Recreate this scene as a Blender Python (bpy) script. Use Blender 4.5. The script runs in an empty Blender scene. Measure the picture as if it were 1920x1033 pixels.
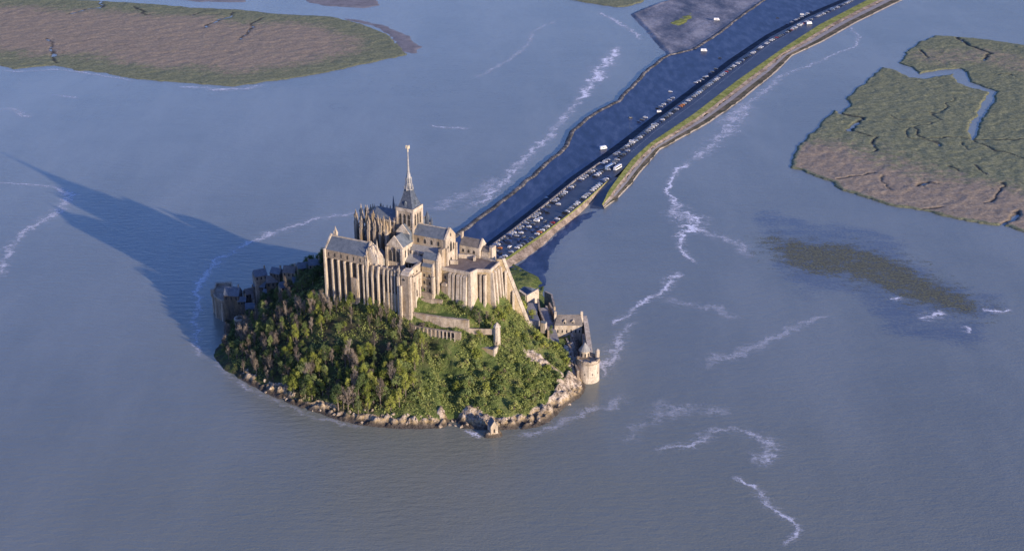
import bpy, math, random
import numpy as np
from mathutils import Vector
random.seed(7); rng = np.random.default_rng(7)
SC = bpy.context.scene
COL = SC.collection
R = math.radians

# ------------------------------------------------------------------ camera
CX, CY, CZ = 67.0, -872.0, 427.0
PITCH = R(23.0); FPX = 2667.0
cam = bpy.data.cameras.new('camera'); cam.sensor_width = 36.0; cam.lens = 36.0*FPX/1920.0
cam.clip_start = 1.0; cam.clip_end = 30000.0
co = bpy.data.objects.new('camera', cam); COL.objects.link(co)
co.location = (CX, CY, CZ); co.rotation_euler = (R(90)-PITCH, 0, 0)
SC.camera = co
# ------------------------------------------------------------------ light
SUN_EL = R(12.6)
sx, sy = 0.697, -0.717                      # horizontal direction towards the sun
w = bpy.data.worlds.new('World'); SC.world = w; w.use_nodes = True
nt = w.node_tree
sky = nt.nodes.new('ShaderNodeTexSky'); sky.sky_type = 'NISHITA'; sky.sun_disc = False
sky.sun_elevation = SUN_EL; sky.sun_rotation = math.atan2(sx, sy)
sky.altitude = 100; sky.air_density = 1.3; sky.dust_density = 0.6; sky.ozone_density = 3.0
bg = nt.nodes['Background']; bg.inputs['Strength'].default_value = 0.145
tint = nt.nodes.new('ShaderNodeMix'); tint.data_type = 'RGBA'; tint.blend_type = 'MULTIPLY'
tint.inputs[0].default_value = 1.0; tint.inputs[7].default_value = (0.68, 0.785, 1.42, 1)      # colder, clearer sky
nt.links.new(sky.outputs[0], tint.inputs[6]); nt.links.new(tint.outputs[2], bg.inputs['Color'])
sl = bpy.data.lights.new('sun', 'SUN'); sl.energy = 5.0; sl.angle = R(0.5); sl.color = (1.0, 0.82, 0.61)
so = bpy.data.objects.new('sun', sl); COL.objects.link(so)
so.location = (400, -400, 500)
sd = Vector((sx*math.cos(SUN_EL), sy*math.cos(SUN_EL), math.sin(SUN_EL)))
so.rotation_euler = sd.to_track_quat('Z', 'Y').to_euler()
SC.render.engine = 'CYCLES'
SC.view_settings.view_transform = 'Standard'; SC.view_settings.look = 'None'
SC.view_settings.gamma = 1.0; SC.view_settings.use_curve_mapping = False
SC.view_settings.exposure = 0.6

# ------------------------------------------------------------------ survey helpers
_c, _s = math.cos(PITCH), math.sin(PITCH)
TH = R(26.6); CT, ST = math.cos(TH), math.sin(TH)
def G(px, py, z=0.0):                       # survey point of the photograph -> ground point at height z
    x = (px-960.0)/FPX; y = (516.5-py)/FPX
    t = (CZ-z)/(_s-y*_c)
    return (CX+t*x, CY+t*(_c+y*_s))
def xy(u, v): return (u*CT-v*ST, -u*ST-v*CT)      # abbey frame: u = west, v = north
def uv(X, Y): return (X*CT-Y*ST, -X*ST-Y*CT)

def tag(o, label=None, cat=None, group=None, kind=None):
    if label: o['label'] = label
    if cat: o['category'] = cat
    if group: o['group'] = group
    if kind: o['kind'] = kind
    return o
def empty(name, loc=(0, 0, 0), label=None, cat=None, group=None):
    o = bpy.data.objects.new(name, None); COL.objects.link(o); o.location = loc
    o.empty_display_size = 1.0
    return tag(o, label, cat, group)

# ------------------------------------------------------------------ materials
def nodes(name):
    m = bpy.data.materials.new(name); m.use_nodes = True
    return m, m.node_tree, m.node_tree.nodes['Principled BSDF']
def N(t, typ, **kw):
    n = t.nodes.new(typ)
    for k, v in kw.items():
        if k in n.inputs: n.inputs[k].default_value = v
        else: setattr(n, k, v)
    return n
def ramp(t, stops, fac=None):
    n = t.nodes.new('ShaderNodeValToRGB')
    e = n.color_ramp.elements
    while len(e) < len(stops): e.new(0.5)
    for i, (p, c) in enumerate(stops):
        e[i].position = p; e[i].color = (c[0], c[1], c[2], 1)
    if fac is not None: t.links.new(fac, n.inputs[0])
    return n
def coords(t): 
    return t.nodes.new('ShaderNodeNewGeometry').outputs['Position']
def noise(t, scale, detail=4, rough=0.6, vec=None, stretch=None, rot=0.0):
    v = vec if vec is not None else coords(t)
    if stretch:
        mp = N(t, 'ShaderNodeMapping'); mp.inputs['Scale'].default_value = stretch
        mp.inputs['Rotation'].default_value = (0, 0, rot)
        t.links.new(v, mp.inputs['Vector']); v = mp.outputs[0]
    n = N(t, 'ShaderNodeTexNoise', Scale=scale, Detail=detail, Roughness=rough)
    t.links.new(v, n.inputs['Vector'])
    return n.outputs['Fac']
def mixc(t, fac, a, b, mode='MIX'):
    n = t.nodes.new('ShaderNodeMix'); n.data_type = 'RGBA'; n.blend_type = mode
    for k, v in ((0, fac), (6, a), (7, b)):
        if isinstance(v, (int, float)): n.inputs[k].default_value = v
        elif isinstance(v, tuple): n.inputs[k].default_value = (v[0], v[1], v[2], 1)
        else: t.links.new(v, n.inputs[k])
    return n.outputs[2]
def math_(t, op, a, b=0.0, c=None):
    n = t.nodes.new('ShaderNodeMath'); n.operation = op
    for k, v in ((0, a), (1, b), (2, c)):
        if v is None: continue
        if isinstance(v, (int, float)): n.inputs[k].default_value = v
        else: t.links.new(v, n.inputs[k])
    return n.outputs[0]
def smooth(t, x, a, b):
    n = t.nodes.new('ShaderNodeMapRange'); n.interpolation_type = 'SMOOTHSTEP'
    t.links.new(x, n.inputs[0]); n.inputs[1].default_value = a; n.inputs[2].default_value = b
    return n.outputs[0]
def attr(t, name):
    n = t.nodes.new('ShaderNodeAttribute'); n.attribute_name = name
    return n.outputs['Fac']
def bump(t, b, h, dist=0.2, strength=1.0):
    n = t.nodes.new('ShaderNodeBump'); n.inputs['Distance'].default_value = dist
    n.inputs['Strength'].default_value = strength
    t.links.new(h, n.inputs['Height']); t.links.new(n.outputs[0], b.inputs['Normal'])

def mottled(name, dark, mid, light, scale=0.35, fine=2.5, rough=0.9, bmp=0.15, stretch=None, spec=0.3):
    m, t, b = nodes(name)
    n1 = noise(t, scale, 5, 0.65, stretch=stretch); n2 = noise(t, fine, 3, 0.7)
    s = math_(t, 'ADD', math_(t, 'MULTIPLY', n1, 0.6), math_(t, 'MULTIPLY', n2, 0.4))
    r = ramp(t, [(0.36, dark), (0.5, mid), (0.64, light)], s)
    t.links.new(r.outputs[0], b.inputs['Base Color'])
    b.inputs['Roughness'].default_value = rough
    b.inputs['Specular IOR Level'].default_value = spec
    if bmp: bump(t, b, n2, bmp)
    return m
M = {}
def stone_mat(name, dark, mid, light, stain=(0.30, 0.20, 0.08), stain_amt=0.5):
    m, t, b = nodes(name)
    n1 = noise(t, 0.25, 5, 0.7, stretch=(1, 1, 0.45)); n2 = noise(t, 1.6, 3, 0.7)
    s = math_(t, 'ADD', math_(t, 'MULTIPLY', n1, 0.55), math_(t, 'MULTIPLY', n2, 0.45))
    r = ramp(t, [(0.36, dark), (0.5, mid), (0.62, light)], s)
    n3 = noise(t, 0.11, 3, 0.6, stretch=(1, 1, 0.35))
    f = math_(t, 'MULTIPLY', smooth(t, n3, 0.5, 0.68), stain_amt)
    col = mixc(t, f, r.outputs[0], stain)
    n4 = noise(t, 0.5, 4, 0.7, stretch=(1, 1, 0.12))
    col = mixc(t, math_(t, 'MULTIPLY', smooth(t, n4, 0.52, 0.66), 0.55), col, tuple(c*0.42 for c in mid))
    br = N(t, 'ShaderNodeTexBrick', Scale=1.0)     # courses of masonry
    g = t.nodes.new('ShaderNodeNewGeometry')
    sp = t.nodes.new('ShaderNodeSeparateXYZ'); t.links.new(g.outputs['Position'], sp.inputs[0])
    cb = t.nodes.new('ShaderNodeCombineXYZ')
    t.links.new(math_(t, 'ADD', sp.outputs[0], sp.outputs[1]), cb.inputs[0]); t.links.new(sp.outputs[2], cb.inputs[1])
    t.links.new(cb.outputs[0], br.inputs['Vector'])
    br.inputs['Color1'].default_value = (1, 1, 1, 1); br.inputs['Color2'].default_value = (0.8, 0.78, 0.76, 1)
    br.inputs['Mortar'].default_value = (0.7, 0.68, 0.66, 1); br.inputs['Mortar Size'].default_value = 0.04
    br.inputs['Brick Width'].default_value = 1.3; br.inputs['Row Height'].default_value = 0.7
    col = mixc(t, 0.6, col, br.outputs['Color'], 'MULTIPLY')
    t.links.new(col, b.inputs['Base Color'])
    b.inputs['Roughness'].default_value = 0.92; b.inputs['Specular IOR Level'].default_value = 0.2
    bump(t, b, n2, 0.2)
    return m
M['stone'] = stone_mat('granite', (0.17, 0.14, 0.11), (0.35, 0.29, 0.225), (0.50, 0.425, 0.335))
M['pale'] = stone_mat('pale_granite', (0.22, 0.19, 0.155), (0.46, 0.395, 0.32), (0.60, 0.53, 0.44), stain_amt=0.3)
M['ochre'] = stone_mat('lichened_granite', (0.25, 0.19, 0.11), (0.38, 0.30, 0.19), (0.48, 0.40, 0.28), (0.32, 0.22, 0.08), 0.6)
M['grim'] = stone_mat('weathered_granite', (0.16, 0.13, 0.10), (0.28, 0.23, 0.18), (0.42, 0.35, 0.28), stain_amt=0.3)
M['shade_stone'] = stone_mat('shade_toned_granite', (0.05, 0.045, 0.04), (0.11, 0.095, 0.08), (0.20, 0.17, 0.14), stain_amt=0.3)  # dark tone paints in the shade of recessed bays and village walls
M['slate'] = mottled('slate_roofing', (0.07, 0.085, 0.11), (0.105, 0.125, 0.15), (0.15, 0.17, 0.20), 0.4, 3.0, 0.55, 0.08)
M['slateb'] = mottled('brown_slate_roofing', (0.09, 0.08, 0.075), (0.14, 0.125, 0.115), (0.2, 0.18, 0.165), 0.4, 3.0, 0.7, 0.08)
M['lead'] = mottled('lead_sheet', (0.035, 0.048, 0.07), (0.06, 0.075, 0.105), (0.11, 0.13, 0.165), 0.8, 4.0, 0.7, 0.05)
M['paleroof'] = mottled('pale_slate_roofing', (0.17, 0.165, 0.16), (0.24, 0.235, 0.225), (0.31, 0.30, 0.29), 0.4, 3.0, 0.75, 0.08)
M['copper'] = mottled('pale_copper', (0.17, 0.18, 0.19), (0.29, 0.285, 0.28), (0.42, 0.395, 0.37), 0.8, 4.0, 0.5, 0.05)
M['paving'] = mottled('terrace_paving', (0.12, 0.095, 0.08), (0.17, 0.135, 0.115), (0.23, 0.19, 0.165), 0.3, 2.0, 0.85, 0.05)
M['gold'] = mottled('gilded_bronze', (0.42, 0.36, 0.26), (0.5, 0.43, 0.32), (0.58, 0.5, 0.38), 1, 4, 0.4, 0)
M['rock'] = mottled('shore_rock', (0.10, 0.075, 0.05), (0.34, 0.27, 0.20), (0.56, 0.47, 0.38), 0.22, 1.2, 0.9, 0.5)
def flat(name, col, rough=0.5, metal=0.0):
    m, t, b = nodes(name)
    n = noise(t, 0.8, 2, 0.5)
    c2 = tuple(x*0.85 for x in col)
    t.links.new(mixc(t, n, c2, col), b.inputs['Base Color'])
    b.inputs['Roughness'].default_value = rough; b.inputs['Metallic'].default_value = metal
    return m
M['glass'] = flat('dark_window_glass', (0.02, 0.025, 0.035), 0.15)
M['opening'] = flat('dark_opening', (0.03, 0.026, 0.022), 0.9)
M['grass'] = mottled('lawn_grass', (0.03, 0.055, 0.015), (0.06, 0.10, 0.025), (0.10, 0.14, 0.04), 0.3, 2.0, 0.95, 0.1)
M['path'] = mottled('gravel_path', (0.17, 0.155, 0.15), (0.23, 0.215, 0.205), (0.30, 0.28, 0.27), 0.3, 2.0, 0.9, 0.05)

def leaf_mat(name, dark, mid, light, trans=0.25):
    m, t, b = nodes(name)
    oi = t.nodes.new('ShaderNodeObjectInfo')
    n = noise(t, 0.55, 3, 0.7) if name != 'scrub_leaves' else math_(t, 'ADD', math_(t, 'MULTIPLY', noise(t, 0.55, 3, 0.7), .45), math_(t, 'MULTIPLY', noise(t, 0.09, 4, 0.7), .65))
    s = math_(t, 'ADD', math_(t, 'MULTIPLY', n, 0.8), math_(t, 'MULTIPLY', oi.outputs['Random'], 0.35))
    r = ramp(t, [(0.32, dark), (0.56, mid), (0.8, light)], s)
    rc = r.outputs[0]
    if name == 'scrub_leaves':
        rc = mixc(t, smooth(t, noise(t, 0.16, 4, 0.7), 0.56, 0.66), rc, (0.22, 0.155, 0.10))
    t.links.new(rc, b.inputs['Base Color'])
    b.inputs['Roughness'].default_value = 0.8; b.inputs['Specular IOR Level'].default_value = 0.15
    tr = t.nodes.new('ShaderNodeBsdfTranslucent'); t.links.new(rc, tr.inputs[0])
    mx = t.nodes.new('ShaderNodeMixShader'); mx.inputs[0].default_value = trans
    t.links.new(b.outputs[0], mx.inputs[1]); t.links.new(tr.outputs[0], mx.inputs[2])
    t.links.new(mx.outputs[0], t.nodes['Material Output'].inputs[0])
    return m
M['leaf_bright'] = leaf_mat('bright_leaves', (0.10, 0.13, 0.03), (0.22, 0.25, 0.05), (0.36, 0.37, 0.09))
M['leaf_green'] = leaf_mat('green_leaves', (0.065, 0.095, 0.035), (0.14, 0.185, 0.06), (0.23, 0.27, 0.10))
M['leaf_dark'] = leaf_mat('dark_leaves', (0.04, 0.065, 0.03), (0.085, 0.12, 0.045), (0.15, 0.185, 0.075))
M['leaf_brown'] = leaf_mat('bare_twigs', (0.09, 0.075, 0.06), (0.18, 0.15, 0.12), (0.28, 0.235, 0.19), 0.1)
M['scrub'] = leaf_mat('scrub_leaves', (0.06, 0.09, 0.03), (0.18, 0.22, 0.06), (0.34, 0.36, 0.12))
M['bark'] = mottled('bark', (0.08, 0.06, 0.05), (0.15, 0.12, 0.10), (0.24, 0.2, 0.17), 1, 4, 0.95, 0.05)

# ------------------------------------------------------------------ mesh builder
class MB:
    def __init__(s): s.v = []; s.f = []
    def face(s, pts):
        i = len(s.v); s.v.extend(pts); s.f.append(tuple(range(i, i+len(pts))))
    def prism(s, base, z0, z1):
        """base: list of world (x, y) CCW; z0/z1 a number or one per corner"""
        n = len(base)
        a = sum(base[i][0]*base[(i+1) % n][1]-base[(i+1) % n][0]*base[i][1] for i in range(n))
        if not isinstance(z0, (list, tuple)): z0 = [z0]*n
        if not isinstance(z1, (list, tuple)): z1 = [z1]*n
        if a < 0: base = base[::-1]; z0 = list(z0)[::-1]; z1 = list(z1)[::-1]
        i = len(s.v)
        s.v += [(p[0], p[1], z0[k]) for k, p in enumerate(base)]+[(p[0], p[1], z1[k]) for k, p in enumerate(base)]
        s.f.append(tuple(i+k for k in reversed(range(n)))); s.f.append(tuple(i+n+k for k in range(n)))
        for k in range(n):
            j = (k+1) % n; s.f.append((i+k, i+j, i+n+j, i+n+k))
        return s
    def box(s, u0, u1, v0, v1, z0, z1):
        return s.prism([xy(u0, v0), xy(u1, v0), xy(u1, v1), xy(u0, v1)], z0, z1)
    def uvprism(s, pts, z0, z1): return s.prism([xy(*p) for p in pts], z0, z1)
    def hull8(s, a, b):      # bottom quad a, top quad b (u,v,z)
        i = len(s.v)
        for (u, v, z) in list(a)+list(b):
            X, Y = xy(u, v); s.v.append((X, Y, z))
        n = len(a)
        s.f.append(tuple(i+k for k in range(n))); s.f.append(tuple(i+n+k for k in reversed(range(n))))
        for k in range(n):
            j = (k+1) % n; s.f.append((i+k, i+n+k, i+n+j, i+j))
        return s
    def gable(s, u0, u1, v0, v1, ze, zr, axis='u', ov=0.4, th=0.0):
        """solid gabled roof, ridge along axis; overhang ov"""
        if axis == 'u':
            v0 -= ov; v1 += ov; m = (v0+v1)/2
            P = [(u0, v0, ze), (u0, v1, ze), (u0, m, zr), (u1, v0, ze), (u1, v1, ze), (u1, m, zr)]
        else:
            u0 -= ov; u1 += ov; m = (u0+u1)/2
            P = [(u0, v0, ze), (u1, v0, ze), (m, v0, zr), (u0, v1, ze), (u1, v1, ze), (m, v1, zr)]
        i = len(s.v)
        for u, v, z in P: X, Y = xy(u, v); s.v.append((X, Y, z))
        s.f += [(i, i+1, i+2), (i+3, i+5, i+4), (i, i+3, i+4, i+1), (i, i+2, i+5, i+3), (i+1, i+4, i+5, i+2)]
        return s
    def hip(s, u0, u1, v0, v1, ze, zr, axis='u', inset=3.0, ov=0.4):
        u0 -= ov; u1 += ov; v0 -= ov; v1 += ov
        if axis == 'u': m = (v0+v1)/2; Rr = [(u0+inset, m, zr), (u1-inset, m, zr)]
        else: m = (u0+u1)/2; Rr = [(m, v0+inset, zr), (m, v1-inset, zr)]
        P = [(u0, v0, ze), (u1, v0, ze), (u1, v1, ze), (u0, v1, ze)]+Rr
        i = len(s.v)
        for u, v, z in P: X, Y = xy(u, v); s.v.append((X, Y, z))
        if axis == 'u': s.f += [(i, i+1, i+5, i+4), (i+1, i+2, i+5), (i+2, i+3, i+4, i+5), (i+3, i, i+4)]
        else: s.f += [(i, i+1, i+4), (i+1, i+2, i+5, i+4), (i+2, i+3, i+5), (i+3, i, i+4, i+5)]
        s.f.append((i+3, i+2, i+1, i))
        return s
    def frustum(s, cx, cy, r0, r1, z0, z1, n=8, rot=0.0, cap=True, sq=1.0):
        i = len(s.v)
        for (r, z) in ((r0, z0), (r1, z1)):
            for k in range(n):
                a = rot+2*math.pi*k/n
                s.v.append((cx+r*math.cos(a), cy+r*math.sin(a)*sq, z))
        for k in range(n):
            j = (k+1) % n; s.f.append((i+k, i+j, i+n+j, i+n+k))
        if cap: s.f.append(tuple(i+n+k for k in range(n))); s.f.append(tuple(i+k for k in reversed(range(n))))
        return s
    def fru(s, u, v, *a, **k):
        X, Y = xy(u, v); k.setdefault('rot', -TH+math.pi/4); return s.frustum(X, Y, *a, **k)
    def bar(s, p, q, r, n=5):
        p = Vector(p); q = Vector(q); d = (q-p)
        if d.length < 1e-6: return s
        d.normalize(); a = d.orthogonal().normalized(); b = d.cross(a); i = len(s.v)
        r0, r1 = r if isinstance(r, tuple) else (r, r)
        for (c, rr) in ((p, r0), (q, r1)):
            for k in range(n):
                an = 2*math.pi*k/n; s.v.append(tuple(c+(a*math.cos(an)+b*math.sin(an))*rr))
        for k in range(n):
            j = (k+1) % n; s.f.append((i+k, i+j, i+n+j, i+n+k))
        s.f.append(tuple(i+k for k in reversed(range(n)))); s.f.append(tuple(i+n+k for k in range(n)))
        return s
    def mesh(s, name, off=(0, 0, 0)):
        me = bpy.data.meshes.new(name)
        me.from_pydata([(a-off[0], b-off[1], c-off[2]) for a, b, c in s.v], [], s.f)
        me.update(); return me
    def build(s, name, mat, parent=None, label=None, org=None, mats=None):
        par = parent
        off = Vector((0, 0, 0)); p = parent
        while p is not None: off += p.location; p = p.parent
        if parent is None and org is not None: off = Vector(org)
        me = s.mesh(name, off)
        for m in (mats or [mat]): me.materials.append(m)
        o = bpy.data.objects.new(name, me); COL.objects.link(o)
        if parent is None and org is not None: o.location = org
        if par: o.parent = par
        if label: o['label'] = label
        return o

def grid_mesh(name, X, Y, Z, mat, attrs=None, mask=None, smooth_=False):
    """X,Y,Z 2-D arrays -> mesh object"""
    ny, nx = X.shape
    vs = np.stack([X, Y, Z], -1).reshape(-1, 3)
    idx = np.arange(ny*nx).reshape(ny, nx)
    q = np.stack([idx[:-1, :-1], idx[:-1, 1:], idx[1:, 1:], idx[1:, :-1]], -1).reshape(-1, 4)
    if mask is not None:
        mk = mask.reshape(-1); q = q[mk[q].any(1)]
        used = np.unique(q); rm = -np.ones(ny*nx, int); rm[used] = np.arange(len(used)); q = rm[q]; vs = vs[used]
    else: used = np.arange(ny*nx)
    # orientation: make normals face up
    a = vs[q[0, 1]]-vs[q[0, 0]]; b = vs[q[0, 3]]-vs[q[0, 0]]
    if a[0]*b[1]-a[1]*b[0] < 0: q = q[:, ::-1]
    me = bpy.data.meshes.new(name)
    me.vertices.add(len(vs)); me.vertices.foreach_set('co', vs.astype(np.float32).ravel())
    me.loops.add(len(q)*4); me.loops.foreach_set('vertex_index', q.astype(np.int32).ravel())
    me.polygons.add(len(q)); me.polygons.foreach_set('loop_start', np.arange(0, len(q)*4, 4, dtype=np.int32))
    me.polygons.foreach_set('loop_total', np.full(len(q), 4, np.int32))
    if smooth_: me.polygons.foreach_set('use_smooth', np.ones(len(q), bool))
    me.update(calc_edges=True)
    for k, arr in (attrs or {}).items():
        at = me.attributes.new(k, 'FLOAT', 'POINT'); at.data.foreach_set('value', arr.reshape(-1)[used].astype(np.float32))
    me.materials.append(mat)
    o = bpy.data.objects.new(name, me); COL.objects.link(o)
    return o
def poly_sd(P, X, Y):
    """signed distance to polygon P (positive inside)"""
    P = np.array(P, float); x = X.ravel(); y = Y.ravel()
    d = np.full(x.shape, 1e18); ins = np.zeros(x.shape, bool)
    n = len(P)
    for i in range(n):
        ax, ay = P[i]; bx, by = P[(i+1) % n]
        ex, ey = bx-ax, by-ay
        t = np.clip(((x-ax)*ex+(y-ay)*ey)/(ex*ex+ey*ey+1e-9), 0, 1)
        d = np.minimum(d, (x-ax-t*ex)**2+(y-ay-t*ey)**2)
        c = ((ay > y) != (by > y)) & (x < (bx-ax)*(y-ay)/((by-ay) if by != ay else 1e-9)+ax)
        ins ^= c
    return (np.where(ins, 1, -1)*np.sqrt(d)).reshape(X.shape)
def line_d(L, X, Y):
    L = np.array(L, float); d = np.full(X.shape, 1e18)
    for i in range(len(L)-1):
        ax, ay = L[i]; ex, ey = L[i+1]-L[i]
        t = np.clip(((X-ax)*ex+(Y-ay)*ey)/(ex*ex+ey*ey+1e-9), 0, 1)
        d = np.minimum(d, (X-ax-t*ex)**2+(Y-ay-t*ey)**2)
    return np.sqrt(d)
_lat = np.random.default_rng(3).random((256, 256))
def vnoise(X, Y, s):
    x = X/s; y = Y/s; xi = np.floor(x).astype(int); yi = np.floor(y).astype(int)
    fx = x-xi; fy = y-yi; fx = fx*fx*(3-2*fx); fy = fy*fy*(3-2*fy)
    g = lambda a, b: _lat[a % 256, b % 256]
    return (g(xi, yi)*(1-fx)+g(xi+1, yi)*fx)*(1-fy)+(g(xi, yi+1)*(1-fx)+g(xi+1, yi+1)*fx)*fy
def fbm(X, Y, s, o=4):
    r = 0; a = 0.5
    for k in range(o): r = r+a*vnoise(X+k*37.1, Y-k*91.7, s/2**k); a *= 0.5
    return r
def ss(a, b, x): t = np.clip((x-a)/(b-a), 0, 1); return t*t*(3-2*t)
def resample(pts, n):
    P = np.array(pts, float); s = np.r_[0, np.cumsum(np.hypot(*np.diff(P, axis=0).T))]
    q = np.linspace(0, s[-1], n)
    return np.stack([np.interp(q, s, P[:, 0]), np.interp(q, s, P[:, 1])], 1)

# ================================================================== WATER
def water():
    m, t, b = nodes('silty_sea_water')
    blue = attr(t, 'clear')
    n1 = noise(t, 0.006, 4, 0.6); n0 = noise(t, 0.03, 4, 0.6, stretch=(0.35, 1, 1))
    s = math_(t, 'ADD', math_(t, 'MULTIPLY', n1, 0.6), math_(t, 'MULTIPLY', n0, 0.4))
    silt = ramp(t, [(0.3, (0.138, 0.156, 0.150)), (0.7, (0.182, 0.198, 0.184))], s)
    cur = noise(t, 0.010, 5, 0.62, stretch=(1.0, 0.28, 1), rot=R(35))
    sl_ = mixc(t, smooth(t, cur, 0.42, 0.66), silt.outputs[0], (0.192, 0.208, 0.193))
    br_ = math_(t, 'MULTIPLY', attr(t, 'silt'), math_(t, 'ADD', 0.45, math_(t, 'MULTIPLY', n0, 0.8)))
    sl_ = mixc(t, br_, sl_, (0.178, 0.178, 0.125))
    nb = math_(t, 'MULTIPLY', math_(t, 'SUBTRACT', math_(t, 'ADD', noise(t, 0.05, 5, 0.75, stretch=(.5, 1, 1)), noise(t, 0.4, 3, 0.7)), 1.0), 1.6)
    blue = math_(t, 'MULTIPLY', smooth(t, math_(t, 'ADD', blue, math_(t, 'MULTIPLY', nb, math_(t, 'MINIMUM', math_(t, 'MULTIPLY', blue, 4.0), 1.0))), 0.08, 0.95), 0.58)
    col = mixc(t, blue, sl_, (0.035, 0.06, 0.13))
    t.links.new(col, b.inputs['Base Color'])
    b.inputs['Roughness'].default_value = 0.22; b.inputs['IOR'].default_value = 1.33
    w1 = noise(t, 0.28, 3, 0.6, stretch=(0.35, 1.0, 1), rot=R(12))
    w2 = noise(t, 1.1, 2, 0.6, stretch=(0.5, 1, 1), rot=R(-10))
    h = math_(t, 'ADD', math_(t, 'MULTIPLY', w1, 0.8), math_(t, 'MULTIPLY', w2, 0.35))
    bump(t, b, h, 0.9, 0.55)
    return m
M['water'] = water()
bar_deep = [G(*p) for p in [(1430, 405), (1450, 400), (1520, 405), (1590, 425), (1690, 450), (1730, 500), (1790, 520), (1880, 560), (1870, 620), (1840, 650), (1793, 660), (1725, 640), (1671, 612), (1568, 560), (1497, 549), (1479, 537), (1462, 490)]]
island_blue = [G(*p) for p in [(985, 500), (1030, 470), (1060, 440), (1120, 400), (1135, 400), (1100, 425), (1060, 455), (1030, 500), (1022, 540), (1040, 590), (1000, 560)]]
xs = np.concatenate([[-9000, -4000, -1800, -1000], np.arange(-760, 1120, 9.0), [1400, 2000, 4500, 9000]])
ys = np.concatenate([[-4000, -1500, -700, -350], np.arange(-320, 1240, 9.0), [1500, 2200, 4500, 10000, 16000]])
X, Y = np.meshgrid(xs, ys)
sdb = poly_sd(bar_deep, X, Y); sdi = poly_sd(island_blue, X, Y)
jit = (fbm(X, Y, 40, 4)-0.47)*50
clear = ss(-8, 14, sdb+jit)*0.62
clear = np.maximum(clear, ss(-6, 12, sdi+jit*0.2)*0.75)
silt_ = np.exp(-(((X-40)/260.0)**2+((Y+190)/110.0)**2))+0.6*np.exp(-((poly_sd([G(*p) for p in [(402, 640), (560, 760), (700, 800), (1000, 806), (1110, 720), (1100, 620), (900, 500), (500, 520)]], X, Y))/35.0)**2)
wt = grid_mesh('sea_water', X, Y, X*0.0, M['water'], {'clear': clear, 'silt': np.clip(silt_, 0, 1)*0.8}, smooth_=True)
tag(wt, 'grey blue silty tidal water around the rock', kind='structure')
# seabed so that the sheet has ground below it
m_bed = mottled('seabed_silt', (0.08, 0.07, 0.06), (0.12, 0.1, 0.09), (0.15, 0.13, 0.11), 0.02, 0.2)
o = MB(); o.face([(-9000, -4000, -6), (9000, -4000, -6), (9000, 16000, -6), (-9000, 16000, -6)]); o = o.build('seabed_ground', m_bed); tag(o, kind='structure')

# ------------------------------------------------------------------ foam
def foam_mat():
    """thin wandering bright thread inside a feathery broken veil"""
    m, t, b = nodes('sea_foam')
    ac = attr(t, 'across'); st = attr(t, 'cover'); en = attr(t, 'fade')
    wa = noise(t, 0.07, 6, 0.72); wb = noise(t, 0.30, 5, 0.8)
    warp = math_(t, 'ADD', math_(t, 'MULTIPLY', math_(t, 'SUBTRACT', wa, 0.5), 2.6), math_(t, 'MULTIPLY', math_(t, 'SUBTRACT', wb, 0.5), 1.1))
    d = math_(t, 'ABSOLUTE', math_(t, 'ADD', ac, warp))
    core = math_(t, 'SUBTRACT', 1.0, smooth(t, d, 0.03, 0.34))
    brk = smooth(t, noise(t, 0.05, 4, 0.8), 0.40, 0.58)
    core = math_(t, 'MULTIPLY', core, math_(t, 'ADD', 0.25, math_(t, 'MULTIPLY', brk, 0.75)))
    vn = noise(t, 0.22, 6, 0.78, stretch=(0.6, 1.3, 1), rot=R(30))
    veil = math_(t, 'MULTIPLY', smooth(t, vn, 0.47, 0.72), math_(t, 'SUBTRACT', 1.0, smooth(t, math_(t, 'ABSOLUTE', ac), 0.25, 0.95)))
    edge = math_(t, 'SUBTRACT', 1.0, smooth(t, math_(t, 'ABSOLUTE', ac), 0.7, 1.0))
    a = math_(t, 'ADD', math_(t, 'MULTIPLY', core, 1.0), math_(t, 'MULTIPLY', veil, 0.75))
    a = math_(t, 'MULTIPLY', math_(t, 'MULTIPLY', a, edge), math_(t, 'MULTIPLY', st, en))
    b.inputs['Base Color'].default_value = (0.80, 0.79, 0.82, 1); b.inputs['Roughness'].default_value = 0.8
    t.links.new(math_(t, 'MINIMUM', math_(t, 'MULTIPLY', a, 1.25), 0.95), b.inputs['Alpha'])
    return m
M['foam'] = foam_mat()
FZ = [0.04]
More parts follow.
